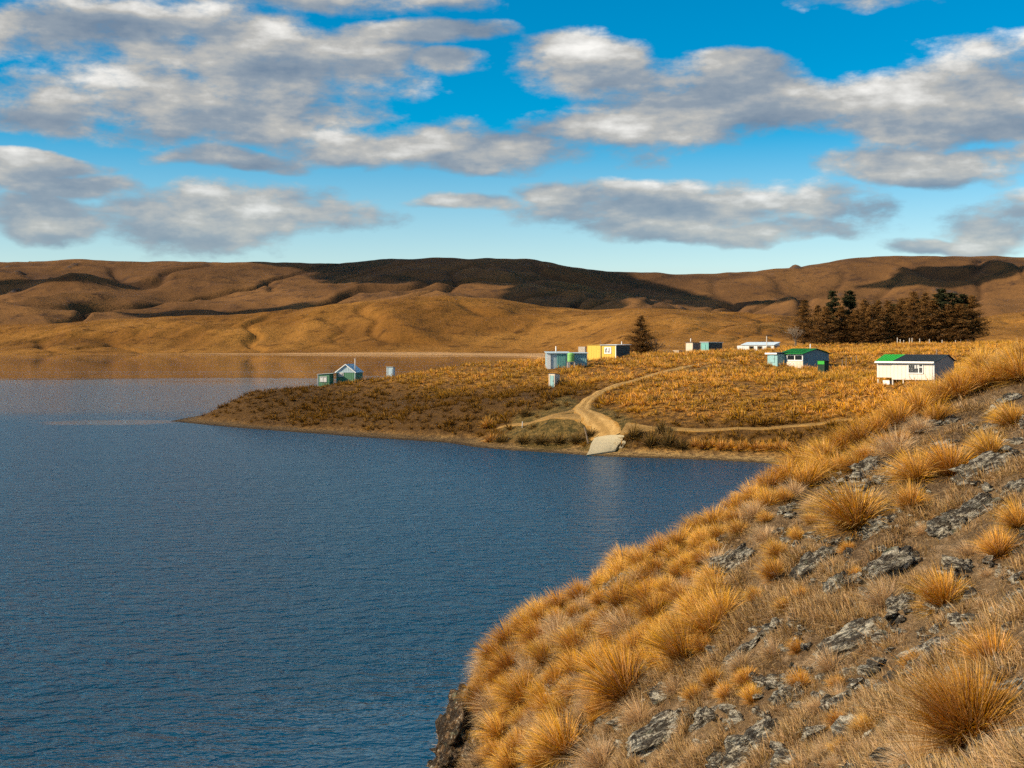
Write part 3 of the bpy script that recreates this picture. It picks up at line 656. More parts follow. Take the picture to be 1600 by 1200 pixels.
def window(parent, x0, x1, z0, z1, y=0.0, bars=(), hbars=(), fr=0.07, frame=None, curtain=()):
    m = MB(); p = 0.05
    m.box(x0 - fr, x1 + fr, y - p, y - 0.004, z1, z1 + fr); m.box(x0 - fr, x1 + fr, y - p - 0.03, y - 0.004, z0 - fr, z0)
    m.box(x0 - fr, x0, y - p, y - 0.004, z0, z1); m.box(x1, x1 + fr, y - p, y - 0.004, z0, z1)
    for b in bars: m.box(b - fr / 2, b + fr / 2, y - p + 0.006, y - 0.004, z0, z1)
    for b0, b1, bz in hbars: m.box(b0, b1, y - p + 0.01, y - 0.004, bz - fr / 2, bz + fr / 2)
    w = m.build('window', frame or BRIGHT, parent)
    xs = [x0] + list(bars) + [x1]
    for a, b in zip(xs[:-1], xs[1:]): MB().box(a + 0.001, b - 0.001, y - 0.018, y - 0.006, z0 + 0.001, z1 - 0.001).build('pane', GLASS, w)
    for a, b, c0, c1 in curtain:
        cm = MB(); n = max(2, int((b - a) / 0.09))
        for i in range(n):
            q0 = a + (b - a) * i / n; q1 = a + (b - a) * (i + 1) / n
            cm.box(q0, q1 - 0.012, y - 0.034 - 0.008 * (i % 2), y - 0.019, c0, c1)
        cm.build('curtain', CURTAIN, w)
    return w
def flue(parent, x, y, z0, z1, r=0.09, mat=None):
    p = MB().tube([(x, y, z0), (x, y, z1)], r).build('chimney', mat or PIPE, parent, True)
    MB().tube([(x, y, z1 + 0.01), (x, y, z1 + 0.06), (x, y, z1 + 0.16)], r * 1.7, 0.02).build('cowl', mat or PIPE, p)

# cream hut on piles with the half green, half black roof
t = thing('fishing_hut', 'cream weatherboard hut on piles with half bright green, half black roof', 'hut', spot(1414, 150), -44)
W, dp = 6.7, 4.4; fl = 0.4; hf = fl + 1.85; rz = hf + 0.72; ry = 3.0; hb = hf + 0.12; xa = -W / 2 + 1.8
m = MB().prism([(0, fl), (0, hf), (ry, rz), (dp, hb), (dp, fl)], xa, W / 2)
ribs(m, 'f', xa, W / 2, 0, fl, hf - 0.02, 0.46); ribs(m, 'r', 0, dp, W / 2, fl - 0.5, 0, 0.5, topf=lambda y: hf + (rz - hf) * min(y / ry, 1) - max(0, y - ry) / (dp - ry) * (rz - hb) - 0.05)
m.build('wall', WHITE, t)
m = MB().prism([(0.06, fl + 0.2), (0.06, hf - 0.03), (ry, rz - 0.05), (dp, hb - 0.05), (dp, fl + 0.2)], -W / 2, xa - 0.004)
ribs(m, 'f', -W / 2, xa, 0.06, fl + 0.2, hf - 0.05, 0.46); m.build('annex_wall', WHITE, t)
MB().box(W / 2 - 0.02, W / 2 + 0.001, 0.05, dp - 0.05, -0.8, fl).build('end_skirting', BROWNW, t)
MB().prism([(0.07, fl), (0.07, hf - 0.03), (ry, rz - 0.03), (dp - 0.01, hb - 0.03), (dp - 0.01, fl)], W / 2 + 0.024, W / 2 + 0.034).build('end_wall', TAUPE_SHADE, t)  # thin sheet over the cream end wall, its shade deepened by the taupe
def roof_slab(x0l, x0r, x1l, x1r, name, mat):
    """front slope with eave x0l..x0r and ridge x1l..x1r, plus the short back slope"""
    e = 0.22; ye, ze = -e, hf - e * (rz - hf) / ry + 0.05
    m = MB()
    m.add([(x0l, ye, ze), (x0r, ye, ze), (x1r, ry, rz + 0.05), (x1l, ry, rz + 0.05), (x0l, ye, ze + 0.06), (x0r, ye, ze + 0.06), (x1r, ry, rz + 0.11), (x1l, ry, rz + 0.11)],
          [(0, 3, 2, 1), (4, 5, 6, 7), (0, 1, 5, 4), (1, 2, 6, 5), (2, 3, 7, 6), (3, 0, 4, 7)])
    m.add([(x1l, ry, rz + 0.05), (x1r, ry, rz + 0.05), (x1r, dp + 0.2, hb), (x1l, dp + 0.2, hb), (x1l, ry, rz + 0.108), (x1r, ry, rz + 0.108), (x1r, dp + 0.2, hb + 0.06), (x1l, dp + 0.2, hb + 0.06)],
          [(0, 3, 2, 1), (4, 5, 6, 7), (0, 1, 5, 4), (1, 2, 6, 5), (2, 3, 7, 6), (3, 0, 4, 7)])
    for k in range(int((x0r - x0l) / 0.3)):     # standing ribs of the roofing iron
        a = x0l + 0.15 + 0.3 * k; b = x1l + 0.15 + 0.3 * k * (x1r - x1l) / (x0r - x0l)
        m.add([(a - .02, ye, ze + .06), (a + .02, ye, ze + .06), (b + .02, ry, rz + .11), (b - .02, ry, rz + .11), (a - .02, ye, ze + .09), (a + .02, ye, ze + .09), (b + .02, ry, rz + .14), (b - .02, ry, rz + .14)],
              [(0, 3, 2, 1), (4, 5, 6, 7), (0, 1, 5, 4), (1, 2, 6, 5), (2, 3, 7, 6), (3, 0, 4, 7)])
    return m.build(name, mat, t)
r1 = roof_slab(-W / 2 - 0.15, xa - 0.01, -W / 2 - 0.75, xa - 0.01, 'roof', GREENB); tag(r1, 'bright green end of the roof')
r2 = roof_slab(xa, W / 2 + 0.15, xa, W / 2 + 0.15, 'roof', BLACKR); tag(r2, 'black end of the roof')
flue(r2, 1.9, ry + 0.4, rz - 0.1, rz + 0.55, 0.07, WOOD)
MB().box(-W / 2 - 0.1, W / 2 + 0.1, -0.26, -0.232, hf - 0.10, hf + 0.10).build('fascia', BRIGHT, t)
MB().box(W / 2 - 0.06, W / 2 + 0.03, -0.03, 0.06, fl - 0.3, hf - 0.03).build('corner_board', BRIGHT, t)
window(t, 0.45, 2.05, fl + 0.75, hf - 0.18, -0.022, bars=(1.62,), hbars=[(1.64, 2.05, fl + 1.36)], fr=0.09, curtain=[(1.15, 1.3, fl + 1.2, hf - 0.19), (1.4, 1.52, fl + 1.2, hf - 0.19)])
for x in (-W / 2 + 0.1, xa + 0.05, xa + 1.3, xa + 2.7, W / 2 - 0.1):
    for y in (0.15, dp - 0.2): MB().box(x - 0.07, x + 0.07, y - 0.07, y + 0.07, -1.2, fl).build('pile', POSTW, t)
for (x, y, l) in ((-2.9, 0.5, 0.8), (-2.5, 0.9, 0.6), (0.3, 0.3, 0.8)):
    MB().box(x, x + l, y, y + 0.4, -0.5, 0.28).build('stacked_block', BRIGHT, t)

MB().tube([(-W / 2 - 0.1, -0.30, hf - 0.06), (W / 2 + 0.1, -0.30, hf - 0.06)], 0.045, 0.045, 6).build('gutter', BRIGHT, t)
MB().tube([(W / 2 - 0.16, -0.29, hf - 0.1), (W / 2 - 0.16, -0.06, hf - 0.3), (W / 2 - 0.16, -0.06, fl)], 0.035, 0.035, 6).build('downpipe', BRIGHT, t)
# pale blue hut with the green roof
t = thing('fishing_hut', 'pale blue and slate hut with dark green gable roof and white trimmed windows', 'hut', spot(1237, 200), -61)
W, dp, hf, rz = 5.0, 4.7, 1.75, 2.4
m = MB().prism([(0, -0.7), (0, hf), (dp / 2, rz), (dp, hf), (dp, -0.7)], -W / 2, W / 2)
ribs(m, 'r', 0, dp, W / 2, -0.7, 0, 0.5, topf=lambda y: hf + (rz - hf) * (1 - abs(y - dp / 2) / (dp / 2)) - 0.06); m.build('wall', SLATE, t)
m = MB()
for sgn, y0, y1 in ((1, -0.3, dp / 2), (-1, dp + 0.3, dp / 2)):
    ze = hf - 0.08 + 0.06; q = [(y0, ze), (y1, rz + 0.06), (y1, rz + 0.13), (y0, ze + 0.07)]
    m.prism(q, -W / 2 - 0.2, W / 2 + 0.22)
for k in range(14): m.prism([(-0.3, hf + 0.05), (dp / 2, rz + 0.13), (dp / 2, rz + 0.16), (-0.3, hf + 0.08)], -W / 2 + 0.1 + 0.35 * k, -W / 2 + 0.14 + 0.35 * k)
r = m.build('roof', GREENR, t); flue(r, 0.9, dp / 2 + 0.3, rz - 0.1, rz + 0.6, 0.07, BRIGHT)
m = MB().box(-W / 2 - 1.0, -W / 2 + 1.2, -1.5, -0.01, -0.7, 1.72); ribs(m, 'f', -W / 2 - 1.0, -W / 2 + 1.2, -1.5, -0.7, 1.7, 0.6); m.build('annex_wall', BLUEW, t)
MB().prism([(-1.75, 1.76), (0.3, 1.9), (0.3, 1.98), (-1.75, 1.84)], -W / 2 - 1.2, -W / 2 + 1.35).build('annex_roof', BLACKR, t)
MB().box(-W / 2 - 1.25, -W / 2 + 1.38, -1.80, -1.752, 1.68, 1.9).build('fascia', BRIGHT, t)
d = MB().box(-W / 2 - 0.5, -W / 2 + 0.6, -1.56, -1.524, 0.55, 1.6).build('shutter', BLUEW, t)
MB().box(-W / 2 + 0.48, -W / 2 + 0.54, -1.59, -1.561, 0.9, 1.15).build('handle', WOOD, d)
window(t, -0.85, 2.3, 0.9, 1.52, -0.03, bars=(0.72,), fr=0.13)
m = MB().box(-1.0, 2.45, -0.06, -0.031, -0.35, 0.74); 
for k in range(11): m.box(-0.95 + 0.3 * k, -0.72 + 0.3 * k, -0.085, -0.06, -0.3, 0.7)
m.build('front_panel', BEIGE, t)
for i, x in enumerate((-0.1, 0.55)):
    m = MB(); n = 14
    for k in range(n):
        a0, a1 = 2 * math.pi * k / n, 2 * math.pi * (k + 1) / n
        ro, ri = 0.28, 0.19
        q = [(x + 0.8 * r_ * math.cos(a), z_) for r_, a in ((ro, a0), (ro, a1), (ri, a1), (ri, a0)) for z_ in (0.3 + r_ * math.sin(a),)]
        m.prism(q, -0.115, -0.09, 'y')
    m.build('ring', BRIGHT, t)

MB().tube([(-W / 2 + 1.4, -0.36, hf + 0.0), (W / 2 + 0.15, -0.36, hf + 0.0)], 0.045, 0.045, 6).build('gutter', GREENR, t)
MB().box(-0.6, 0.6, -0.75, -0.09, -0.4, -0.02).build('step', WOOD, t)
# green boarded hut with gable, out on the point
t = thing('fishing_hut', 'green boarded gable hut with lean-to out on the grassy point', 'hut', spot(540, 226), -11)
W, dp, hf, rz = 3.15, 4.2, 1.9, 3.1
m = MB().prism([(-W / 2, -0.8), (-W / 2, hf), (W / 2, hf), (W / 2, -0.8)], 0, dp, 'y'); ribs(m, 'f', -W / 2, W / 2, 0, -0.8, hf, 0.3); m.build('wall', GREENW, t)
m = MB().prism([(-W / 2, hf + 0.004), (0, rz), (W / 2, hf + 0.004)], 0.0, dp, 'y'); ribs(m, 'f', -W / 2 + 0.2, W / 2 - 0.2, 0, hf + 0.02, 0, 0.28, topf=lambda x: hf + (rz - hf) * (1 - abs(x) / (W / 2)) - 0.03); m.build('gable', ZINC, t)
m = MB()
for sg in (-1, 1): m.prism([(sg * (W / 2 + 0.16), hf - 0.10), (0, rz + 0.03), (0, rz + 0.11), (sg * (W / 2 + 0.16), hf - 0.02)], -0.16, dp + 0.15, 'y')
m.build('roof', ZINC, t)
for sg in (-1, 1): MB().prism([(sg * (W / 2 + 0.18), hf - 0.16), (0, rz - 0.04), (0, rz + 0.12), (sg * (W / 2 + 0.18), hf + 0.0)], -0.2, -0.165, 'y').build('barge_board', BRIGHT, t)
MB().box(-W / 2, W / 2, -0.045, -0.023, hf - 0.06, hf + 0.06).build('trim_board', ZINC, t)
MB().box(W / 2 - 0.07, W / 2 + 0.03, -0.03, 0.05, -0.8, hf - 0.07).build('corner_board', ZINC, t)
window(t, -1.1, -0.45, 1.25, 1.72, -0.022, fr=0.09, curtain=[(-1.09, -0.62, 1.35, 1.71)])
flue(t, W / 2 - 0.15, 0.5, hf - 0.3, rz + 0.85, 0.07)
x0, x1 = -W / 2 - 2.25, -W / 2 - 0.35
m = MB().prism([(x0, -1.0), (x0, 1.55), (x1, 1.7), (x1, -1.0)], -2.4, -0.3, 'y'); ribs(m, 'f', x0, x1, -2.4, -1.0, 1.55, 0.27); m.build('lean_to_wall', GREENW, t)
MB().prism([(x0 - 0.12, 1.555), (x1 + 0.75, 1.76), (x1 + 0.75, 1.83), (x0 - 0.12, 1.625)], -2.55, 0.0, 'y').build('lean_to_roof', ZINC, t)
MB().box(x0 - 0.03, x0 + 0.06, -2.46, -2.38, -1.0, 1.54).build('corner_board', ZINC, t)
for xa_ in (x0 + 0.38, x0 + 0.98): window(t, xa_, xa_ + 0.42, 0.42, 1.2, -2.424, fr=0.05, curtain=[(xa_ + 0.01, xa_ + 0.41, 0.45, 1.1)])
MB().box(x1 + 0.45, x1 + 0.6, -0.28, -0.1, -0.8, 1.72).build('door_post', TEAL, t)

def privy(name, label, u, D, yaw, w, d, h, wall, roof, door, dm):
    t = thing(name, label, 'outhouse', spot(u, D), yaw)
    m = MB().prism([(0, -0.6), (0, h), (d, h - 0.12), (d, -0.6)], -w / 2, w / 2); ribs(m, 'f', -w / 2, w / 2, 0, -0.6, h, 0.22, 0.012); m.build('wall', wall, t)
    MB().prism([(-0.1, h + 0.02), (d + 0.08, h - 0.13), (d + 0.08, h - 0.08), (-0.1, h + 0.07)], -w / 2 - 0.07, w / 2 + 0.07).build('roof', roof, t)
    if door:
        o = MB().box(-w * 0.22, w * 0.36, -0.05, -0.014, -0.05, h * 0.86).build('door', dm, t); MB().box(w * 0.25, w * 0.31, -0.075, -0.051, 0.75, 0.95).build('handle', WOOD, o)
        MB().box(-w * 0.3, -w * 0.225, -0.055, -0.014, -0.1, h * 0.9).build('door_jamb', WOOD, t)
    return t
privy('outhouse', 'narrow pale zinc outhouse beside the green gable hut on the point', 609, 233, -15, 1.15, 1.0, 2.0, ZINC, ZINC, True, ZINC)
privy('outhouse', 'cream outhouse with pale blue door on the slope below the blue hut', 862, 190, -35, 0.95, 1.25, 1.85, BEIGE, BLACKR, True, BLUEW)
t = privy('outhouse', 'dark green outhouse standing below the pale blue hut', 1283, 183, -45, 1.0, 1.05, 1.7, DARKG, DARKG, False, None)
MB().box(-0.5, 0.5, -0.05, -0.014, 1.25, 1.68).build('lit_panel', GREENB, t)  # bright sheet paints the sunlit top of the front above darker boards

# blue iron hut with its water tank
t = thing('fishing_hut', 'flat roofed blue and zinc iron hut behind a green water tank', 'hut', spot(880, 212), 3)
h = 2.15
m = MB().box(-2.45, 1.0, -0.6, 3.2, -0.8, h); ribs(m, 'f', -2.45, 1.0, -0.6, -0.8, h, 0.2, 0.02); ribs(m, 'l', -0.6, 3.2, -2.45, -0.8, h, 0.2); m.build('wall', ZINC, t)
m = MB().box(-1.0, 0.4, -0.66, -0.622, -0.75, h - 0.02)
for k in range(5): m.box(-0.95 + 0.28 * k, -0.85 + 0.28 * k, -0.69, -0.66, -0.7, h - 0.03)
m.build('teal_door', TEAL, t)
m = MB().box(-2.52, -1.95, -0.72, -0.625, -0.8, h - 0.02); m.build('corner_panel', BRIGHT, t)
m = MB().box(1.004, 3.7, 1.1, 3.2, -0.8, h); ribs(m, 'f', 1.0, 3.7, 1.1, -0.8, h, 0.3, 0.02); m.build('set_back_wall', BLUEW, t)
MB().prism([(-0.85, h + 0.01), (3.4, h + 0.22), (3.4, h + 0.3), (-0.85, h + 0.09)], -2.6, 1.1).build('roof', ZINC, t)
MB().prism([(0.8, h + 0.01), (3.4, h + 0.1), (3.4, h + 0.17), (0.8, h + 0.08)], 1.104, 3.95).build('roof', ZINC, t)
flue(t, -1.0, 1.2, h, h + 0.95, 0.08, BRIGHT)
t = thing('water_tank', 'round green plastic water tank on a timber stand by the blue hut', 'tank', spot(892, 209.5))
m = MB().tube([(0, 0, 0.95), (0, 0, 1.0), (0, 0, 2.05), (0, 0, 2.12)], 0.52, 0.52, 20)
for k in range(4): m.tube([(0, 0, 1.12 + 0.25 * k), (0, 0, 1.17 + 0.25 * k)], 0.545, 0.545, 20)
tk = m.build('tank_body', TANKG, t); MB().tube([(0, 0, 2.121), (0, 0, 2.24), (0, 0, 2.26)], 0.5, 0.16, 20).build('lid', TANKG, tk)
MB().box(-0.6, 0.6, -0.6, 0.6, 0.86, 0.949).build('platform', WOOD, t)
for x in (-0.5, 0.5):
    for y in (-0.5, 0.5): MB().box(x - 0.07, x + 0.07, y - 0.07, y + 0.07, -0.5, 0.859).build('leg', POSTW, t)

# yellow hut
t = thing('fishing_hut', 'mustard yellow flat roofed hut with a white framed window', 'hut', spot(940, 234), -36)
W, dp, h = 5.6, 4.4, 2.4
m = MB().box(-W / 2, W / 2, 0, dp, -0.8, h); ribs(m, 'f', -W / 2, W / 2, 0, -0.8, h, 0.5, 0.015); m.build('wall', YELLOW, t)
MB().box(W / 2 + 0.004, W / 2 + 0.06, 0.12, dp - 0.1, -0.6, h - 0.02).build('end_wall', BLACKR, t)
MB().prism([(-0.2, h + 0.01), (dp + 0.2, h + 0.08), (dp + 0.2, h + 0.15), (-0.2, h + 0.08)], -0.2, W / 2 + 0.25).build('roof', ROOFW, t)
MB().prism([(-0.1, h + 0.005), (dp + 0.2, h + 0.06), (dp + 0.2, h + 0.10), (-0.1, h + 0.05)], -W / 2 - 0.1, -0.21).build('roof', YELLOW, t)
MB().tube([(-0.1, -0.12, -0.5), (-0.1, -0.12, h + 0.9)], 0.05, 0.04).build('mast', WOOD, t)
MB().box(W / 2 - 0.1, W / 2 + 0.02, -0.04, 0.08, -0.8, h - 0.02).build('corner_board', BRIGHT, t)
window(t, 0.75, 1.75, 1.15, 1.95, -0.02, bars=(1.25,), fr=0.16, curtain=[(0.92, 1.04, 1.16, 1.6), (0.76, 0.9, 1.75, 1.94), (1.05, 1.18, 1.5, 1.94), (1.33, 1.45, 1.4, 1.94), (1.58, 1.74, 1.16, 1.94)])
flue(t, W / 2 - 0.5, 2.6, h, h + 0.5, 0.07, BRIGHT)
t = thing('trailer', 'cream box trailer parked between the blue hut and the yellow hut', 'trailer', spot(909, 222), -10)
MB().box(-0.55, 0.5, 0, 1.2, 1.45, 2.35).build('box_body', BEIGE, t); MB().box(-0.5, 0.45, 0.1, 1.1, -0.4, 1.449).build('chassis', BROWNW, t)
for k in range(2): MB().tube([(-0.62 + 1.2 * k, 0.6, 0.3), (-0.52 + 1.2 * k, 0.6, 0.3)], 0.32, 0.32, 14).build('wheel', BLACKR, t)
t = thing('timber_pile', 'stack of weathered timber beside the dark end of the yellow hut', 'timber', spot(976, 240), 20)
for k in range(4):
    for j in range(3): MB().box(-0.9 + 0.1 * j, 0.9 - 0.08 * k, 0.28 * j, 0.28 * j + 0.22, 0.32 * k - 0.2, 0.32 * k + 0.1).build('plank', WOOD, t)

def shed(name, label, u, D, yaw, W, dp, hf, hb, wall, roof, side=None, rib=0.35):
    t = thing(name, label, 'shed', spot(u, D), yaw)
    m = MB().prism([(0, -0.9), (0, hf), (dp, hb), (dp, -0.9)], -W / 2, W / 2); ribs(m, 'f', -W / 2, W / 2, 0, -0.9, hf, rib); m.build('wall', wall, t)
    MB().prism([(-0.15, hf + 0.01), (dp + 0.15, hb + 0.01), (dp + 0.15, hb + 0.09), (-0.15, hf + 0.09)], -W / 2 - 0.15, W / 2 + 0.15).build('roof', roof, t)
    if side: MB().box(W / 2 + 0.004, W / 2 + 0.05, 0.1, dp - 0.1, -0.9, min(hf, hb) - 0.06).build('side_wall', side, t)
    return t
t = shed('shed', 'tall cream shed with a short flue in front of the teal shed', 1077, 258, -50, 1.7, 2.0, 2.3, 2.2, BEIGE, BROWNW, BROWNW); flue(t, -0.2, 0.6, 2.3, 2.95, 0.08, BRIGHT)
t = shed('shed', 'teal shed with pale blue roof and open dark front', 1101, 264, -48, 1.9, 4.0, 2.4, 2.35, TEAL, ROOFW, BLACKR)
MB().box(-0.6, 0.2, -0.06, -0.023, -0.5, 2.0).build('door', TEAL, t)
shed('shed', 'small low cream shed next to the tall cream shed', 1057, 262, -50, 1.25, 0.9, 1.25, 1.2, BEIGE, BEIGE, BROWNW)
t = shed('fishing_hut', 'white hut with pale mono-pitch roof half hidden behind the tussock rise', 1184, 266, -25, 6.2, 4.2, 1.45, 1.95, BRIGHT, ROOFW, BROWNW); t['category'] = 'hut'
for x in (-1.6, 0.0, 1.7): window(t, x, x + 0.75, 0.65, 1.2, -0.022, fr=0.06, frame=WOOD)
MB().box(-W / 2 - 1.3, -3.104, 0.3, 3.0, -0.9, 1.35).build('annex_wall', BRIGHT, t)
p = thing('flue_mast', 'thin pole with a wind vane rising in front of the white hut', 'mast', spot(1198, 262))
MB().tube([(0, 0, -0.3), (0, 0, 2.9)], 0.09, 0.08).build('pole', PIPE, p); MB().box(-0.1, 1.0, -0.02, 0.02, 2.95, 3.1).build('vane', BLACKR, p)

# ------------------------------------------------------------------ trees
def quads_mesh(name, C, A, B, col, mat):
    """many small leaf or twig faces: centre, half axes"""
    n = len(C); V = np.stack([C - A - B, C + A - B, C + A * 0.6 + B, C - A * 0.6 + B], 1).reshape(-1, 3)
    return np_mesh(name, V, [np.arange(n * 4).reshape(n, 4)], mat, False, np.repeat(col[:, None], 4, 0).repeat(3, 1) if col.ndim == 1 else np.repeat(col, 4, 0))
def conifer_meshes(seed, kind):
    r = np.random.default_rng(seed); hgt = 12.0
    tr = MB(); pts = [(0.12 * math.sin(z * 0.5 + seed), 0.1 * math.cos(z * 0.4), z) for z in np.linspace(-0.6, hgt, 9)]
    tr.tube(pts, 0.22, 0.03, 7)
    C, A, B, col = [], [], [], []
    nb = 190 if kind == 'larch' else 130
    for k in range(nb):
        tt = r.uniform(0.05, 0.98) if kind == 'larch' else r.uniform(0.12, 0.99)
        z = tt * hgt; az = r.uniform(0, 2 * math.pi)
        if kind == 'larch': L = 3.3 * (1 - tt) ** 1.0 * r.uniform(0.55, 1.1) + 0.25; up = r.uniform(0.05, 0.45)
        else: L = (2.0 * (1 - tt) ** 0.45 * r.uniform(0.6, 1.1) + 0.2) * (1 if tt > 0.35 else 1.2); up = r.uniform(0.0, 0.4)
        d = np.array([math.cos(az), math.sin(az), up]); base = np.array([pts[4][0] * 0, 0, z])
        end = base + d * L + np.array([0, 0, 0.1 * L * L * 0.4])
        tr.tube([tuple(base), tuple((base + end) / 2 + np.array([0, 0, -0.06 * L])), tuple(end)], 0.035 + 0.015 * L, 0.008, 4)
        m_ = int((26 if kind == 'larch' else 30) * (0.5 + L / 2.2))
        s = r.uniform(0.12, 1.05, m_)[:, None]
        P = base + (end - base) * s + r.normal(0, 0.10 + 0.05 * L, (m_, 3)) * np.array([1, 1, 0.8])
        ax = d[None] * 0.6 + r.normal(0, 0.6, (m_, 3)); ax /= np.linalg.norm(ax, axis=1)[:, None]
        bx = np.cross(ax, r.normal(0, 1, (m_, 3))); bx /= np.linalg.norm(bx, axis=1)[:, None] + 1e-9
        if kind == 'larch': la, lb = r.uniform(0.16, 0.34, (m_, 1)), r.uniform(0.018, 0.04, (m_, 1))
        else: la, lb = r.uniform(0.14, 0.28, (m_, 1)), r.uniform(0.05, 0.11, (m_, 1))
        C.append(P); A.append(bx * lb); B.append(ax * la); col.append(r.uniform(0, 1, m_) * 0.7 + 0.3 * tt)
    C, A, B, col = map(np.concatenate, (C, A, B, col))
    me = quads_mesh('crown', C, A, B, col, LARCH if kind == 'larch' else PINE)
    o = tr.build('trunk', BARK); tm = o.data; bpy.data.objects.remove(o)
    return tm, me
CON = {('larch', k): conifer_meshes(60 + k, 'larch') for k in range(3)}
CON.update({('pine', k): conifer_meshes(80 + k, 'pine') for k in range(2)})
def tree(kind, k, u, D, hgt, wid, label, group=None, rot=0.0, cat='tree', name=None):
    t = thing(name or ('larch_tree' if kind == 'larch' else 'pine_tree'), label, cat, spot(u, D), rot, group)
    for nm, me in zip(('trunk', 'crown'), CON[(kind, k)]):
        o = link(bpy.data.objects.new(nm, me), t); o.scale = (wid * 1.48, wid * 1.48, hgt / 12 * 1.07)
    return t
TREES = [('larch', 1257, 328, 10.0, 1.05, 'bare brown larch at the end of the grove nearest the pale blue hut'),
         ('larch', 1278, 336, 9.4, 0.9, 'slim brown larch between the end larch and the two tall dark pines'),
         ('pine', 1301, 331, 12.0, 0.85, 'tall dark pine, first of the two at the pale blue hut end of the grove'),
         ('pine', 1327, 333, 12.1, 0.9, 'tall dark pine, second of the two at the pale blue hut end of the grove'),
         ('larch', 1314, 326, 8.6, 1.0, 'low brown larch in front of the two tall dark pines'),
         ('larch', 1351, 330, 10.6, 0.95, 'brown larch just past the second tall dark pine'),
         ('larch', 1372, 335, 10.4, 0.95, 'brown larch in the middle of the grove behind its neighbours'),
         ('larch', 1388, 327, 9.8, 1.15, 'broad low branched larch standing over the black roof end of the cream hut'),
         ('larch', 1408, 332, 10.9, 1.05, 'brown larch over the white fence posts of the grove'),
         ('larch', 1428, 326, 11.6, 1.15, 'full ochre larch with drooping lower branches in the thick of the grove'),
         ('larch', 1446, 334, 11.8, 1.0, 'tall brown larch beside the dense dark pine clump'),
         ('pine', 1470, 329, 12.4, 1.15, 'highest dark pine with a broken top in the dense end of the grove'),
         ('pine', 1488, 334, 11.6, 1.1, 'dark pine behind the highest pine in the dense end of the grove'),
         ('larch', 1456, 325, 9.6, 1.2, 'wide brown larch in front of the highest dark pine'),
         ('larch', 1482, 325, 9.0, 1.2, 'wide dark larch with pale lower branches in front of the dense pines'),
         ('pine', 1505, 330, 11.0, 1.2, 'bushy dark pine at the far end of the grove from the huts'),
         ('larch', 1520, 328, 10.6, 1.1, 'outermost larch of the grove with spreading branches toward the open plain'),
         ('larch', 1338, 325, 8.0, 1.1, 'short larch standing before the gap in the middle of the grove'),
         ('larch', 1290, 324, 8.4, 1.0, 'low larch filling the gap at the foot of the first tall dark pine'),
         ('larch', 1362, 324, 8.8, 1.1, 'rusty larch in front of the middle of the grove over the green roof end'),
         ('larch', 1418, 338, 11.2, 1.0, 'tall thin larch at the back of the grove above the fence posts'),
         ('larch', 1499, 325, 8.8, 1.2, 'low rusty larch in front of the bushy dark pine'),
         ('larch', 1464, 339, 12.0, 1.0, 'thin pale topped larch rising behind the highest dark pine'),
         ('pine', 1398, 338, 9.6, 1.0, 'dark pine set back behind the middle larches of the grove'),
         ('pine', 1436, 339, 10.4, 1.1, 'dark pine set back behind the full ochre larch')]
for i, (kd, u, D, hh, wd, lb) in enumerate(TREES): tree(kd, i % (3 if kd == 'larch' else 2), u, D, hh, wd, lb, 'grove of conifers behind the huts', rot=i * 77)
tree('larch', 1, 1001, 250, 6.9, 0.82, 'lone brown larch beside the yellow hut', rot=20)
tree('larch', 2, 1003, 252, 5.4, 0.7, 'shorter bushy larch growing close behind the lone larch', rot=120)
def bare_tree(name, label, u, D, hgt, seed, spread=0.55, depth=5, cat='tree'):
    r = random.Random(seed); t = thing(name, label, cat, spot(u, D)); tr, tw = MB(), MB()
    def grow(p, d, L, rad, k):
        q = p + d * L; (tr if k < 2 else tw).tube([p, (p + q) / 2 + Vector((r.uniform(-.05, .05) * L, r.uniform(-.05, .05) * L, 0)), q], rad, rad * 0.65, 5 if k < 2 else 3)
        if k >= depth: return
        for _ in range(3 if k < 3 else 2):
            nd = (d + Vector((r.gauss(0, spread), r.gauss(0, spread), r.gauss(0.08, spread * 0.5)))).normalized(); grow(q - d * L * r.uniform(0, 0.3), nd, L * r.uniform(0.6, 0.85), rad * 0.62, k + 1)
    for j in range(2): grow(Vector((0.1 * j, 0, -0.3)), Vector((r.uniform(-.3, .3), r.uniform(-.2, .2), 1)).normalized(), hgt * 0.3, hgt * 0.022, 0)
    tr.build('trunk', PALEBARK, t); tw.build('crown', PALEBARK, t); return t
bare_tree('bare_tree', 'small leafless tree with pale stems next to the lone larch', 1024, 250, 4.6, 4)
bare_tree('bare_tree', 'leafless grey bush at the edge of the grove above the pale blue hut', 1243, 322, 6.2, 9, 0.6, 6)
bare_tree('bare_bush', 'low leafless bush between the lone larch and the small cream shed', 1042, 255, 2.2, 12, 0.7, 5, 'bush')

# fence posts
POSTS = [(1402, 318, 1.5), (1406.5, 318.6, 1.2), (1412, 319, 1.0), (1421, 318, 1.35), (1425, 318.5, 1.4), (1437, 319, 1.2), (1452, 320, 1.1), (1472, 320, 1.0), (1493, 321, 1.1), (1501, 321, 1.1), (1512, 322, 1.05)]
ORD = ['first', 'second', 'third', 'fourth', 'fifth', 'sixth', 'seventh', 'eighth', 'ninth', 'tenth', 'eleventh', 'twelfth', 'thirteenth', 'fourteenth', 'fifteenth', 'sixteenth', 'seventeenth', 'eighteenth', 'nineteenth', 'twentieth'] + ['%dth' % k for k in range(21, 99)]
for i, (u, D, hh) in enumerate(POSTS):
    o = MB().tube([(0, 0, -0.4), (0.02, 0, hh * 0.5), (0.03, 0.02, hh), (0.03, 0.02, hh + 0.06)], 0.10, 0.085, 7).build('fence_post', POSTW)
    o.location = spot(u, D); tag(o, ORD[i] + ' bleached fence post under the grove, counted from the huts', 'post', 'fence posts along the grove')
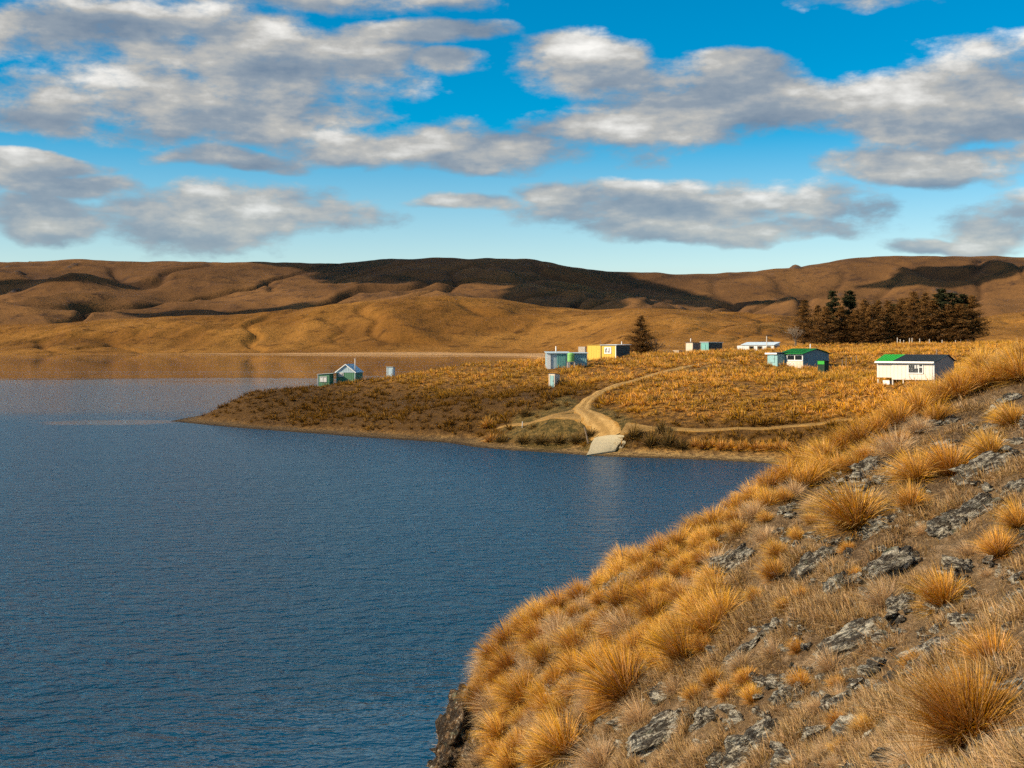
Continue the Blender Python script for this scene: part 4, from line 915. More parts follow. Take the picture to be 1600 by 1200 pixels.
def px_spot(u, v): return hit(u, v, pen, 126, 300)
p = px_spot(917, 694); o = MB().tube([(0.25, 0, -0.4), (0.0, 0, 0.8), (-0.28, 0, 1.9)], 0.10, 0.07, 7).build('mooring_post', WOOD); o.location = p; tag(o, 'dark leaning timber post beside the boat ramp', 'post')
p = px_spot(816, 668); o = MB().tube([(0, 0, -0.3), (0.02, 0, 0.35), (0.03, 0, 0.7)], 0.07, 0.06, 7).build('marker_post', POSTW); o.location = p; tag(o, 'short pale marker post on the clearing by the shore', 'post')
for i, (u, D) in enumerate([(1316, 199), (1322, 200), (1330, 201), (1338, 202)]):
    o = MB().tube([(0, 0, -0.4), (0.02, 0.01, 0.6), (0.03, 0, 1.15)], 0.07, 0.06, 6).build('fence_post', WOOD); o.location = spot(u, D)
    tag(o, ORD[i] + ' brown fence post behind the pale blue hut, counted from its dark end', 'post', 'fence posts behind the pale blue hut')

# ------------------------------------------------------------------ tussock and grass meshes
def blades(r, n, L0, L1, base_r, tilt0, tilt1, width, seg, droop, lean=(0, 0), back=1.0):
    """n arched, tapered blades; returns verts, tri/quad faces, colours (height, tone, chroma)"""
    az = r.uniform(0, 2 * math.pi, n); q = np.sqrt(r.uniform(0, 1, n))
    bx = np.stack([np.cos(az), np.sin(az)], -1) * (q * base_r)[:, None]
    az2 = az + r.normal(0, 0.75, n)
    tilt = tilt0 + (tilt1 - tilt0) * np.clip(q + r.normal(0, 0.24, n), 0, 1.15)
    L = (L0 + (L1 - L0) * r.beta(2.2, 1.6, n)) * (1.05 - 0.25 * q)
    d2 = np.stack([np.cos(az2), np.sin(az2)], -1)
    t = np.linspace(0, 1, seg + 1)
    s = np.sin(tilt)[:, None] * t + droop * np.sin(tilt)[:, None] * t ** 2
    hz = np.cos(tilt)[:, None] * t - droop * 0.75 * (0.25 + np.sin(tilt)[:, None]) * t ** 2.3
    P = np.zeros((n, seg + 1, 3))
    P[..., :2] = bx[:, None] + d2[:, None] * (s * L[:, None])[..., None] + np.array(lean) * (L[:, None] * t ** 1.6)[..., None]
    P[..., 2] = hz * L[:, None]
    w = r.normal(0, 1, (n, 3)) * np.array([1, 1, 0.3]); w /= np.linalg.norm(w, axis=1)[:, None]
    wid = width * r.uniform(0.7, 1.3, n)[:, None] * (1 - t[:-1] ** 2 * 0.75)[None]
    Lf = P[:, :-1] - w[:, None] * wid[..., None] / 2; Rt = P[:, :-1] + w[:, None] * wid[..., None] / 2
    V = np.concatenate([np.stack([Lf, Rt], 2).reshape(n, 2 * seg, 3), P[:, -1:]], 1)
    k = 2 * seg + 1; off = (np.arange(n) * k)[:, None]
    quads = np.concatenate([off + np.array([[2 * i, 2 * i + 1, 2 * i + 3, 2 * i + 2]]) for i in range(seg - 1)]) if seg > 1 else np.zeros((0, 4), int)
    tris = off + np.array([[2 * seg - 2, 2 * seg - 1, 2 * seg]])
    tv = np.concatenate([np.repeat(t[:-1], 2), [1.0]])
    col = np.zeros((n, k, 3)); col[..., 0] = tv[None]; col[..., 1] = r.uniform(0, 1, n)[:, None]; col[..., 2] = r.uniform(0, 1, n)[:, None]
    return V.reshape(-1, 3), quads, tris, col.reshape(-1, 3)
def tuss_mesh(seed, n, mat, base=0.10, tilt1=1.05, width=0.011, droop=0.28, lean=(0, 0), extra=0):
    r = np.random.default_rng(seed)
    V, Q, T_, C = blades(r, n, 0.55, 1.08, base, 0.05, tilt1, width, 4, droop, lean)
    # last year's dead skirt lying round the foot
    V2, Q2, T2, C2 = blades(r, n // 3, 0.35, 0.7, base * 1.3, 0.9, 1.45, width, 3, 0.15, lean); C2[:, 1] *= 0.5
    k = len(V); V = np.concatenate([V, V2]); Q = np.concatenate([Q, Q2 + k]); T_ = np.concatenate([T_, T2 + k]); C = np.concatenate([C, C2])
    if extra:
        V3, Q3, T3, C3 = blades(r, extra, 1.3, 2.3, base, 0.5, 1.35, width * 0.7, 6, 0.4, lean); C3[:, 0] = 0.6 + 0.4 * C3[:, 0]; C3[:, 1] = 0.9
        k = len(V); V = np.concatenate([V, V3]); Q = np.concatenate([Q, Q3 + k]); T_ = np.concatenate([T_, T3 + k]); C = np.concatenate([C, C3])
    return np_mesh('tussock', V, [Q, T_], mat, True, C)
LEAN = (-0.20, -0.10)
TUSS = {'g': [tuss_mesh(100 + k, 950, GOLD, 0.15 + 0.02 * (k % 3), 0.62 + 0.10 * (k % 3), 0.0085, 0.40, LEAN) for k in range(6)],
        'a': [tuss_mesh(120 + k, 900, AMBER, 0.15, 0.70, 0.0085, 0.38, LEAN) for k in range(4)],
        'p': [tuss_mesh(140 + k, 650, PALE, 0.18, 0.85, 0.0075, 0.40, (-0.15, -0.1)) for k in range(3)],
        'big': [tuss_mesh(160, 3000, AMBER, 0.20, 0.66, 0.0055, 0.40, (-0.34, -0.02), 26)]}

# ------------------------------------------------------------------ rocks on the slope
def rock_mesh(seed, flat, sharp, mat=None):
    bm = bmesh.new(); bmesh.ops.create_icosphere(bm, subdivisions=4, radius=0.5)
    o = Vector((seed * 7.3, seed * 3.1, seed * 1.7))
    for v in bm.verts:
        p = v.co.copy()
        # squarish blocks, split along the schist layers
        m = max(abs(p.x), abs(p.y), abs(p.z)); p = p.lerp(p * (0.5 / m) * 0.86, 0.55)
        n = mnoise.fractal(p * 2.2 + o, 0.8, 2.0, 5); n2 = mnoise.noise(p * 5.5 + o)
        z = p.z + 0.22 * p.x
        lay = math.floor((z + 0.10 * mnoise.noise(p * 1.6 + o)) * 9); st = (mnoise.noise(Vector((lay * 3.7, seed, 0.5))) * 0.20)
        p *= 1 + 0.42 * n + 0.10 * n2
        p.x *= 1 + st; p.y *= 1 + st * 1.3
        c = mnoise.voronoi(p * 3.0 + o)[0]; p *= 1 - sharp * max(0, 0.10 - (c[1] - c[0])) * 2.5
        p.z *= flat; v.co = p
    me = bpy.data.meshes.new('rock'); bm.to_mesh(me); bm.free(); me.materials.append(mat or ROCK)
    me.polygons.foreach_set('use_smooth', [k % 1 == 0 for k in range(len(me.polygons))]); return me
RM = [rock_mesh(1 + k, (0.42, 0.55, 0.34, 0.6, 0.48, 0.3)[k], 1.0) for k in range(6)]
RMB = [rock_mesh(21 + k, (0.42, 0.55, 0.34, 0.6, 0.48, 0.3)[k], 1.0, CLIFF) for k in range(6)]
ROCKS = [  # u, v, width px, height px, mesh, angle in the picture (rise per run), label
    (1283, 743, 66, 36, 1, .2, 'flat lichened rock on the edge over the bay'),
    (1148, 880, 78, 56, 3, .6, 'grey and cream outcrop below the edge tussocks'),
    (1520, 806, 88, 46, 4, .5, 'grey-green capped boulder on the upper slope'),
    (1480, 826, 52, 66, 1, -.3, 'black faced boulder under the grey-green capped one'),
    (1268, 888, 74, 42, 2, .8, 'dark slanting rock edged in cream mid slope'),
    (1296, 866, 34, 30, 3, .2, 'small cream knob atop the dark slanting rock'),
    (1308, 915, 46, 34, 1, .7, 'cream topped rock just below the small cream knob'),
    (1395, 884, 96, 40, 2, .45, 'long dark ledge below the black faced boulder'),
    (1372, 826, 60, 34, 0, .6, 'black edged ledge beside the large lone tussock'),
    (1412, 945, 50, 44, 3, .5, 'grey lichened rock between two lower tussocks'),
    (1330, 1003, 120, 40, 2, .45, 'long mossy dark ledge across the lower slope'),
    (1462, 1015, 120, 40, 5, .35, 'pale creamy slab atop the big broken outcrop'),
    (1440, 1050, 110, 56, 4, .4, 'big broken outcrop of dark and cream rock'),
    (1438, 1076, 52, 26, 3, .2, 'smooth cream block below the big broken outcrop'),
    (1405, 1092, 40, 40, 1, .4, 'dark knobbly rock end under the big broken outcrop'),
    (1550, 994, 110, 24, 5, .25, 'thin cream ledge trailing from the pale creamy slab'),
    (1238, 1062, 36, 34, 3, .6, 'cream rock with a small tussock growing on it'),
    (1232, 1088, 60, 46, 1, .3, 'black and white speckled rock under the cream rock'),
    (1340, 1112, 34, 28, 3, .2, 'round dark stone alone on the bare lower slope'),
    (1180, 1170, 130, 64, 4, .45, 'large grey-green outcrop at the slope bottom'),
    (1125, 1188, 40, 28, 3, .3, 'cream stone below the large grey-green outcrop'),
    (1030, 1150, 120, 44, 2, .5, 'white crusted slab below the dense golden tussocks'),
    (1100, 1125, 70, 36, 0, .5, 'dark ledge running up from the white crusted slab'),
    (965, 918, 54, 50, 1, .3, 'grey rock standing between the edge tussocks'),
    (880, 1080, 66, 44, 3, .2, 'grey lichened rock in the golden lower tussocks'),
    (822, 1178, 36, 28, 1, .1, 'small round white rock in the lowest tussocks'),
    (742, 1050, 60, 40, 0, .5, 'brown rock lip topping the shore cliff'),
    (735, 1100, 66, 54, 4, .4, 'brown split rock half way down the shore cliff'),
    (728, 1145, 74, 70, 1, .5, 'speckled grey rock face of the shore cliff'),
    (712, 1190, 70, 60, 3, .4, 'brown rock at the foot of the shore cliff'),
    (760, 1165, 60, 60, 4, .4, 'dark rock in the shore cliff below the tussocks'),
    (1400, 742, 70, 26, 2, .55, 'thin grey layered ledge below the slope edge'),
    (1365, 735, 90, 44, 4, .5, 'broad dark layered rock by the slope edge'),
    (1450, 668, 66, 22, 5, .55, 'pale layered ledge under the uppermost tussocks'),
    (1490, 660, 50, 20, 2, .6, 'short cream ledge uphill of the pale layered ledge'),
    (1480, 700, 80, 28, 0, .5, 'cream crusted ledge in the middle of the upper slope'),
    (1545, 700, 90, 26, 5, .45, 'long cream ledge with a dark underside'),
    (1540, 735, 110, 44, 4, .5, 'grey and black outcrop below the long cream ledge'),
    (1580, 625, 60, 18, 2, .4, 'highest cream ledge near the top of the slope'),
    (1555, 665, 60, 18, 5, .4, 'thin cream ledge below the highest cream ledge'),
    (1590, 765, 60, 30, 0, .4, 'rock at the frame side of the grey and black outcrop'),
    (1500, 890, 60, 24, 2, .4, 'flat dark stone uphill of the wide golden tussock'),
    (1590, 940, 70, 40, 0, .4, 'rough brown outcrop above the lower slope'),
    (1205, 985, 60, 24, 2, .5, 'low dark ledge below the slanting rock'),
    (1160, 1020, 70, 24, 5, .6, 'low dark ledge downhill of the long mossy ledge'),
    (1270, 1150, 60, 26, 0, .3, 'low brown rock beside the grey-green outcrop'),
    (1020, 1040, 40, 26, 3, .3, 'small grey rock hidden among the dense golden tussocks'),
    (1560, 1080, 90, 24, 5, .3, 'pale stony strip behind the great nearest tussock'),
    (1235, 795, 40, 22, 3, .5, 'small grey rock below the edge tussocks'),
    (1300, 800, 40, 20, 2, .5, 'small flat stone uphill beside the large lone tussock')]
landmarks = []; rock_spots = []
def rock_at(u, v, w, h, k, ang, label, group=None, name='rock'):
    p = nhit(u, v)
    if p is None: return None
    a = nhit(u - 12, v + 12 * ang) or p; b = nhit(u + 12, v - 12 * ang) or p
    D = p[1]; X = (Vector(b) - Vector(a))
    if X.length < 1e-4 or X.length > 6: X = Vector((1, 0.2, 0.4))
    X.normalize(); N = (near.normal(p[0], p[1]) + Vector((0, -0.35, 0.25))).normalized(); Y = N.cross(X).normalized(); N = X.cross(Y)
    o = bpy.data.objects.new(name, (RMB if 'cliff' in label else RM)[k]); link(o)
    ck = 0.98 if 'cliff' in label else 1.0; sx = w / F * D * 1.08 * ck; sz = h / F * D * 1.2 * ck; sy = max(sx * 0.5, sz * 0.9)
    R = Matrix((X, Y, N)).transposed().to_4x4()
    zs = sz / max(0.35, (0.42, 0.55, 0.34, 0.6, 0.48, 0.3)[k]) * 0.75
    o.matrix_world = Matrix.Translation(Vector(p) + N * sz * (0.08 if 'cliff' in label else -0.06)) @ R @ Matrix.Diagonal((sx, sy, min(zs, sx * 1.6), 1))
    rock_spots.append((p[0], p[1], sx * 0.34)); tag(o, label, 'rock', group); return o
for R_ in ROCKS:
    o = rock_at(*R_)
    if o: landmarks.append((R_[0], R_[1], R_[6]))
for k, (u, v, w, h, lb) in enumerate([(698, 1166, 34, 16, 'small pointed rock jutting from the cliff foot over the water'), (688, 1188, 34, 14, 'flat brown rock lying in the water off the cliff foot')]):
    x, y, z = at(u, v, 27.2); o = bpy.data.objects.new('rock', RMB[k * 2]); link(o); o.location = (x, y, z - 0.1); o.scale = (w / F * 32, 0.4, 0.5); o.rotation_euler = (0.1, 0.1, 0.3); tag(o, lb, 'rock')

# ------------------------------------------------------------------ tussocks on the slope
rt = random.Random(11)
T_EDGE = [(1600, 562, 46), (1584, 570, 44), (1592, 590, 62), (1560, 596, 60), (1528, 604, 60), (1497, 618, 64), (1466, 630, 66), (1436, 648, 66), (1404, 664, 60), (1372, 676, 52), (1345, 692, 62), (1315, 702, 54), (1290, 716, 50), (1258, 730, 54), (1232, 748, 56), (1204, 762, 48), (1178, 778, 46), (1150, 796, 44), (1120, 818, 52), (1092, 830, 46), (1062, 852, 54), (1034, 864, 48), (1005, 882, 48), (972, 898, 46), (940, 914, 46), (908, 932, 46), (876, 948, 46), (848, 968, 50), (822, 984, 50), (797, 1004, 52), (775, 1024, 46)]
T_BIG = [(1336, 822, 100, 'g', 'large lone golden tussock in the middle of the slope'), (1484, 742, 80, 'a', 'dense rounded tussock on the upper slope'), (1432, 748, 70, 'g', 'loose golden tussock next to the dense rounded one'),
         (1424, 792, 56, 'g', 'small tussock hanging below the dense rounded one'), (1400, 712, 66, 'p', 'pale straw tussock under the slope edge'), (1548, 712, 60, 'g', 'amber tussock beneath the long cream ledge'),
         (1562, 868, 62, 'a', 'dark amber tussock below the grey-green capped boulder'), (1475, 948, 92, 'g', 'wide golden tussock on the lower slope'), (1382, 945, 62, 'p', 'pale tussock beside the wide golden one'),
         (1212, 902, 46, 'a', 'small upright tussock over the grey and cream outcrop'), (1132, 968, 76, 'g', 'tall golden tussock beside bare brown slope'), (1068, 1030, 92, 'g', 'tall drooping golden tussock amid the dense patch'),
         (1108, 990, 66, 'g', 'golden tussock just above the tall drooping one'), (1022, 966, 62, 'g', 'golden tussock uphill of the hidden grey rock'), (982, 1092, 112, 'a', 'great arching tussock with a dark side in the lower golden patch'),
         (938, 1050, 70, 'g', 'tussock overlapping the great arching tussock'), (972, 948, 66, 'a', 'tussock with dark heart by the grey edge rock'), (902, 1016, 60, 'g', 'soft golden tussock in the lower patch'),
         (884, 1178, 84, 'g', 'bright golden tussock near the lowest tussocks'), (820, 1098, 64, 'g', 'tussock above the shore cliff rocks'), (800, 1048, 54, 'a', 'ruffled tussock at the head of the shore cliff'),
         (784, 1150, 62, 'g', 'tussock growing out of the shore cliff'), (1002, 1128, 56, 'p', 'pale leaning tuft beneath the great arching tussock'), (1252, 1074, 42, 'a', 'small amber tuft growing on the cream rock'),
         (1300, 1046, 58, 'p', 'pale fan of grass on the long mossy ledge'), (1515, 1160, 165, 'big', 'great nearest tussock with long trailing seed stalks'), (1552, 1042, 84, 'a', 'amber tussock growing over the big broken outcrop'),
         (1434, 1046, 50, 'a', 'tuft beside the smooth cream block'), (1185, 938, 38, 'g', 'small golden tuft on the bare slope'), (1592, 822, 58, 'g', 'golden tussock near the frame side boulder'), (1582, 664, 54, 'g', 'tussock near the thin cream ledge'),
         (850, 1196, 60, 'g', 'lowest golden tussock above the small round white rock'), (940, 1196, 70, 'p', 'pale tussock at the very foot of the slope'), (800, 1200, 50, 'g', 'golden tussock at the cliff base'),
         (1590, 1200, 96, 'p', 'pale straw clump under the great nearest tussock'), (1440, 1204, 90, 'p', 'pale straw clump below the round dark stone')]
placed = []
def tussock(u, v, hpx, kind, label, group=None):
    p = nhit(u, v)
    if p is None: return
    D = p[1]; s = hpx / F * D * rt.uniform(0.98, 1.12)
    o = bpy.data.objects.new('tussock', rt.choice(TUSS[kind])); link(o)
    o.location = (p[0], p[1], p[2] - 0.03); w_ = rt.uniform(0.78, 1.02); o.scale = (s * w_, s * w_, s)
    n = near.normal(p[0], p[1], 0.8); up = (Vector((0, 0, 1)) * 0.75 + n * 0.35).normalized()
    up = (up + Vector((rt.gauss(0, 0.14), rt.gauss(0, 0.14), 0))).normalized(); q = up.to_track_quat('Z', 'Y'); o.rotation_euler = (q @ Matrix.Rotation(rt.uniform(-0.7, 0.7), 3, 'Z').to_quaternion()).to_euler()
    tag(o, label, 'tussock', group or 'tussocks on the near slope'); placed.append((u, v, hpx))
for u, v, h, k, lb in T_BIG: tussock(u, v, h, k, lb)
for i, (u, v, h) in enumerate(T_EDGE[::-1]): tussock(u, v + 4, h, rt.choice('ggga'), ORD[i] + " tussock up from the shore cliff along the slope's edge")
def outline(u):
    for v in np.arange(470, 1210, 4.0):
        if nhit(u, v) is not None: return v
    return 1210.0
EDGE = np.array([(u, outline(u)) for u in np.linspace(680, 1800, 70)])
def edge_v(u): return float(np.interp(u, EDGE[:, 0], EDGE[:, 1]))
count = {}
def auto_label(u, v, kind):
    w = {'g': 'golden tussock', 'a': 'amber tussock', 'p': 'straw tuft'}[kind]
    L = min(landmarks, key=lambda l: (l[0] - u) ** 2 + (l[1] - v) ** 2)
    key = (w, L[2]); count.setdefault(key, []).append(((L[0] - u) ** 2 + (L[1] - v) ** 2)); return key
auto = []
tries = 0
while len(auto) < 195 and tries < 9000:
    tries += 1
    u = rt.uniform(715, 1600); ev = edge_v(u)
    v = rt.uniform(ev + 4, 1200)
    if u < 752 and v > 1045: continue
    de = v - ev
    dense = (u < 1120 and de < 210) or de < 46
    pr = 1.0 if de < 60 else (0.9 if u < 1120 and de < 210 else 0.10)
    if rt.random() > pr: continue
    if dense: h = rt.uniform(30, 60); kd = rt.choice('gggaaapp')
    else: h = rt.uniform(24, 44); kd = rt.choice('ppga')
    if any((u - a) ** 2 + ((v - b) * 1.3) ** 2 < (0.40 * (h + c) * (0.62 if dense else 1.0)) ** 2 for a, b, c in placed): continue
    if not dense and any(abs(u - r_[0]) < r_[2] * 0.6 and abs(v - r_[1]) < r_[3] * 0.8 for r_ in ROCKS): continue
    auto.append((u, v, h, kd)); placed.append((u, v, h))
for u, v, h, kd in auto: auto_label(u, v, kd)
for u, v, h, kd in auto:
    w = {'g': 'golden tussock', 'a': 'amber tussock', 'p': 'straw tuft'}[kd]
    L = min(landmarks, key=lambda l: (l[0] - u) ** 2 + (l[1] - v) ** 2); d = (L[0] - u) ** 2 + (L[1] - v) ** 2
    ds = sorted(count[(w, L[2])]); i = ds.index(d)
    tussock(u, v, h, kd, ('closest ' if i == 0 else ORD[i] + ' closest ') + w + ' to the ' + L[2])

# dry grass between them: one mass of fine blades
def near_grass(N):
    r = np.random.default_rng(5)
    u = r.uniform(690, 1760, N * 4); f = r.uniform(0, 1, N * 4)
    ev = np.interp(u, EDGE[:, 0], EDGE[:, 1]); v = ev - 2 + f ** 0.9 * (1330 - ev)
    # where the sight lines meet the slope, found on a coarse table
    us = np.linspace(690, 1760, 104); tab = []
    for a in us:
        e = edge_v(a); col = []
        for b in np.linspace(0, 1, 70):
            p = nhit(a, e + 3 + b * (1340 - e)); col.append(p[1] if p else np.nan)
        c = np.array(col); ok = ~np.isnan(c); c[~ok] = np.interp(np.flatnonzero(~ok), np.flatnonzero(ok), c[ok]) if ok.any() else 28; tab.append(c)
    tab = np.array(tab)
    fu = np.clip((u - 690) / 1070 * 103, 0, 102.999); fv = np.clip((v - ev - 3) / (1340 - ev) * 69, 0, 68.999)
    i, j = fu.astype(int), fv.astype(int); a, b = fu - i, fv - j
    D = (tab[i, j] * (1 - a) + tab[i + 1, j] * a) * (1 - b) + (tab[i, j + 1] * (1 - a) + tab[i + 1, j + 1] * a) * b
    X = (u - 800) / F * D + r.normal(0, 0.12, len(u)); Y = D + r.normal(0, 0.25, len(u))
    clump = perlin(X / 0.55, Y / 0.8, 71) + 0.6 * perlin(X / 1.9, Y / 2.4, 72)
    keep = r.uniform(0, 1, len(u)) < np.clip(0.42 + 0.75 * clump, 0.10, 1)
    for a, b, c in rock_spots: keep &= (X - a) ** 2 + ((Y - b) * 0.8) ** 2 > c * c
    X, Y, clump = X[keep][:N], Y[keep][:N], clump[keep][:N]
    # the slope goes on past the frame
    Xe = r.uniform(1.5, 15, 400000); Ye = r.uniform(3, 36, 400000); ue = 800 + F * Xe / Ye; ve = VH + F * (H - near(Xe, Ye)) / Ye
    ce = perlin(Xe / 0.55, Ye / 0.8, 71) + 0.6 * perlin(Xe / 1.9, Ye / 2.4, 72)
    ke = ((ue > 1740) | (ve > 1320)) & (ue < 3300) & (ve < 2400) & (r.uniform(0, 1, 400000) < np.clip(0.35 + 0.75 * ce, 0.08, 1)); ke = np.flatnonzero(ke)[:9000]
    X, Y, clump = np.r_[X, Xe[ke]], np.r_[Y, Ye[ke]], np.r_[clump, ce[ke] + 0.25]
    n = len(X); Z = near(X, Y) - 0.015
    L = (0.09 + 0.12 * np.clip(clump + 0.5, 0, 1.3)) * r.uniform(0.6, 1.35, n)
    me = bpy.data.meshes.new('dry_grass'); me.vertices.add(n); me.vertices.foreach_set('co', np.stack([X, Y, Z], -1).astype(np.float32).ravel())
    at_ = me.attributes.new('size', 'FLOAT', 'POINT'); at_.data.foreach_set('value', L.astype(np.float32))
    at_ = me.attributes.new('turn', 'FLOAT_VECTOR', 'POINT'); at_.data.foreach_set('vector', np.stack([r.normal(0, 0.18, n), r.normal(-0.1, 0.18, n), r.uniform(-0.9, 0.9, n)], -1).astype(np.float32).ravel())
    at_ = me.attributes.new('pick', 'INT', 'POINT'); at_.data.foreach_set('value', r.integers(0, 4, n).astype(np.int32))
    ob = tag(link(bpy.data.objects.new('dry_grass', me)), 'short dry brown grass covering the near slope', 'grass', kind='stuff')
    tufts = []
    for k in range(4):
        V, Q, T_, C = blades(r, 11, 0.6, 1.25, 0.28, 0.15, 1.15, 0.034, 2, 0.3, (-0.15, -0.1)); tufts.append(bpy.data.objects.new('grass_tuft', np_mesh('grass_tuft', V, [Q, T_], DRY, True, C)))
    g = bpy.data.node_groups.new('grass_on_slope', 'GeometryNodeTree')
    g.interface.new_socket('Geometry', in_out='INPUT', socket_type='NodeSocketGeometry'); g.interface.new_socket('Geometry', in_out='OUTPUT', socket_type='NodeSocketGeometry')
    gi, go = g.nodes.new('NodeGroupInput'), g.nodes.new('NodeGroupOutput')
    ip = g.nodes.new('GeometryNodeInstanceOnPoints'); gt = g.nodes.new('GeometryNodeGeometryToInstance')
    for o in tufts[::-1]:
        oi = g.nodes.new('GeometryNodeObjectInfo'); oi.inputs['Object'].default_value = o; g.links.new(oi.outputs['Geometry'], gt.inputs[0])
    def named(nm, typ):
        a_ = g.nodes.new('GeometryNodeInputNamedAttribute'); a_.data_type = typ; a_.inputs['Name'].default_value = nm; return a_.outputs[0]
    g.links.new(gi.outputs[0], ip.inputs['Points']); g.links.new(gt.outputs[0], ip.inputs['Instance']); ip.inputs['Pick Instance'].default_value = True
    g.links.new(named('pick', 'INT'), ip.inputs['Instance Index']); g.links.new(named('size', 'FLOAT'), ip.inputs['Scale'])
    er = g.nodes.new('FunctionNodeEulerToRotation'); g.links.new(named('turn', 'FLOAT_VECTOR'), er.inputs[0]); g.links.new(er.outputs[0], ip.inputs['Rotation'])
    g.links.new(ip.outputs[0], go.inputs[0])
    ob.modifiers.new('grass', 'NODES').node_group = g
near_grass(50000)
def stones(N):
    r = np.random.default_rng(15)
    u = r.uniform(700, 1610, N * 6); ev = np.interp(u, EDGE[:, 0], EDGE[:, 1]); v = ev + 20 + r.uniform(0, 1, N * 6) * (1200 - ev)
    cl = perlin((u + v * 0.8) / 60, (v * 1.2 - u * 0.5) / 22, 91) + 0.4 * perlin(u / 150, v / 100, 92)
    ok = (cl > 0.22) & ~((u < 1120) & (v - ev < 190)); u, v = u[ok][:N], v[ok][:N]
    bm = bmesh.new(); bmesh.ops.create_icosphere(bm, subdivisions=1, radius=0.5); bm.verts.ensure_lookup_table()
    B = np.array([p.co[:] for p in bm.verts]); Fc = np.array([[q.index for q in f.verts] for f in bm.faces]); bm.free()
    Vs, Fs, k = [], [], 0
    for a, b in zip(u, v):
        p = nhit(a, b)
        if p is None: continue
        sz = r.lognormal(-2.35, 0.5); R = np.linalg.qr(r.normal(0, 1, (3, 3)))[0]
        W = (B * (1 + r.normal(0, 0.14, (len(B), 1)))) * np.array([1.3, 0.9, 0.55]) * sz
        Vs.append(W @ R.T * np.array([1, 1, 0.8]) + np.array(p) + np.array([0, 0, sz * 0.12])); Fs.append(Fc + k); k += len(B)
    me = np_mesh('loose_stones', np.concatenate(Vs), [np.concatenate(Fs)], ROCK, False)
    tag(link(bpy.data.objects.new('loose_stones', me)), 'loose lichened stones scattered over the near slope', 'stones', kind='stuff')
stones(2200)

# ------------------------------------------------------------------ tussock cover of the peninsula
def pen_grass(N):
    r = np.random.default_rng(9)
    var = []
    for k in range(6):
        V, Q, T_, C = blades(r, 26, 0.5, 1.05, 0.22, 0.1, 1.15, 0.07, 2, 0.25, (-0.12, -0.05)); var.append((V, Q, T_, C))
    M = N * 8
    Y = 135 + (345 - 135) * r.uniform(0, 1, M) ** 1.35; X = Y * r.uniform(-0.27, 0.40, M)
    sd = sdist(X, Y)
    dt = np.full(M, 9.0)
    for k in range(0, len(track_pts), 2): dt = np.minimum(dt, np.hypot(X - track_pts[k, 0], Y - track_pts[k, 1]) - track_pts[k, 2] * 0.55)
    f = Field(pxs, pys, trod)
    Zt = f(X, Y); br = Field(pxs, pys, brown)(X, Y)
    U = 800 + F * X / Y; V0 = VH + F * (H - pen(X, Y)) / Y
    hidden = (V0 > np.interp(U, EDGE[:, 0], EDGE[:, 1]) + 25) & (U > 1180)
    cl = perlin(X / 3.2, Y / 3.2, 81) + 0.9 * perlin(X / 11, Y / 11, 82)
    p = np.clip(0.62 + 0.55 * cl, 0.06, 1) * (1 - 0.86 * Zt) * (dt > 0.25) * (sd > 4.4) * (~hidden) * (U < 1700) 
    ok = r.uniform(0, 1, M) < p
    X, Y, br, cl = X[ok][:N], Y[ok][:N], br[ok][:N], cl[ok][:N]; n = len(X); Z = pen(X, Y) - 0.03
    S = r.uniform(0.55, 1.15, n) * (1 + 0.25 * np.clip(cl, -0.5, 1)); A = r.uniform(-0.8, 0.8, n); tone = np.clip(r.uniform(0, 1, n) * 0.75 + 0.12 + 0.45 * perlin(X / 13, Y / 13, 85), 0, 1)
    Vs, Qs, Ts, Cs = [], [], [], []; base = 0
    for k in range(6):
        i = np.arange(k, n, 6); V, Q, T_, C = var[k]; nv = len(V)
        c, s = np.cos(A[i])[:, None], np.sin(A[i])[:, None]
        W = np.stack([V[None, :, 0] * c - V[None, :, 1] * s, V[None, :, 0] * s + V[None, :, 1] * c, np.repeat(V[None, :, 2], len(i), 0)], -1) * S[i][:, None, None]
        W += np.stack([X[i], Y[i], Z[i]], -1)[:, None]
        off = base + np.arange(len(i)) * nv
        Vs.append(W.reshape(-1, 3)); Qs.append((Q[None] + off[:, None, None]).reshape(-1, 4)); Ts.append((T_[None] + off[:, None, None]).reshape(-1, 3))
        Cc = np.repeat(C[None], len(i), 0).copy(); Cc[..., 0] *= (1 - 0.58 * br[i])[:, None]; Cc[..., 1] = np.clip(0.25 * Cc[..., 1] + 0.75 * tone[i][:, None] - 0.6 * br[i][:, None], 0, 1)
        Cs.append(Cc.reshape(-1, 3)); base += len(i) * nv
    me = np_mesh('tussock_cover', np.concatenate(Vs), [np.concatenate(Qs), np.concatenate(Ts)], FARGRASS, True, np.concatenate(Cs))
    tag(link(bpy.data.objects.new('tussock_cover', me)), 'golden tussock grass covering the peninsula', 'grass', kind='stuff')
pen_grass(12500)

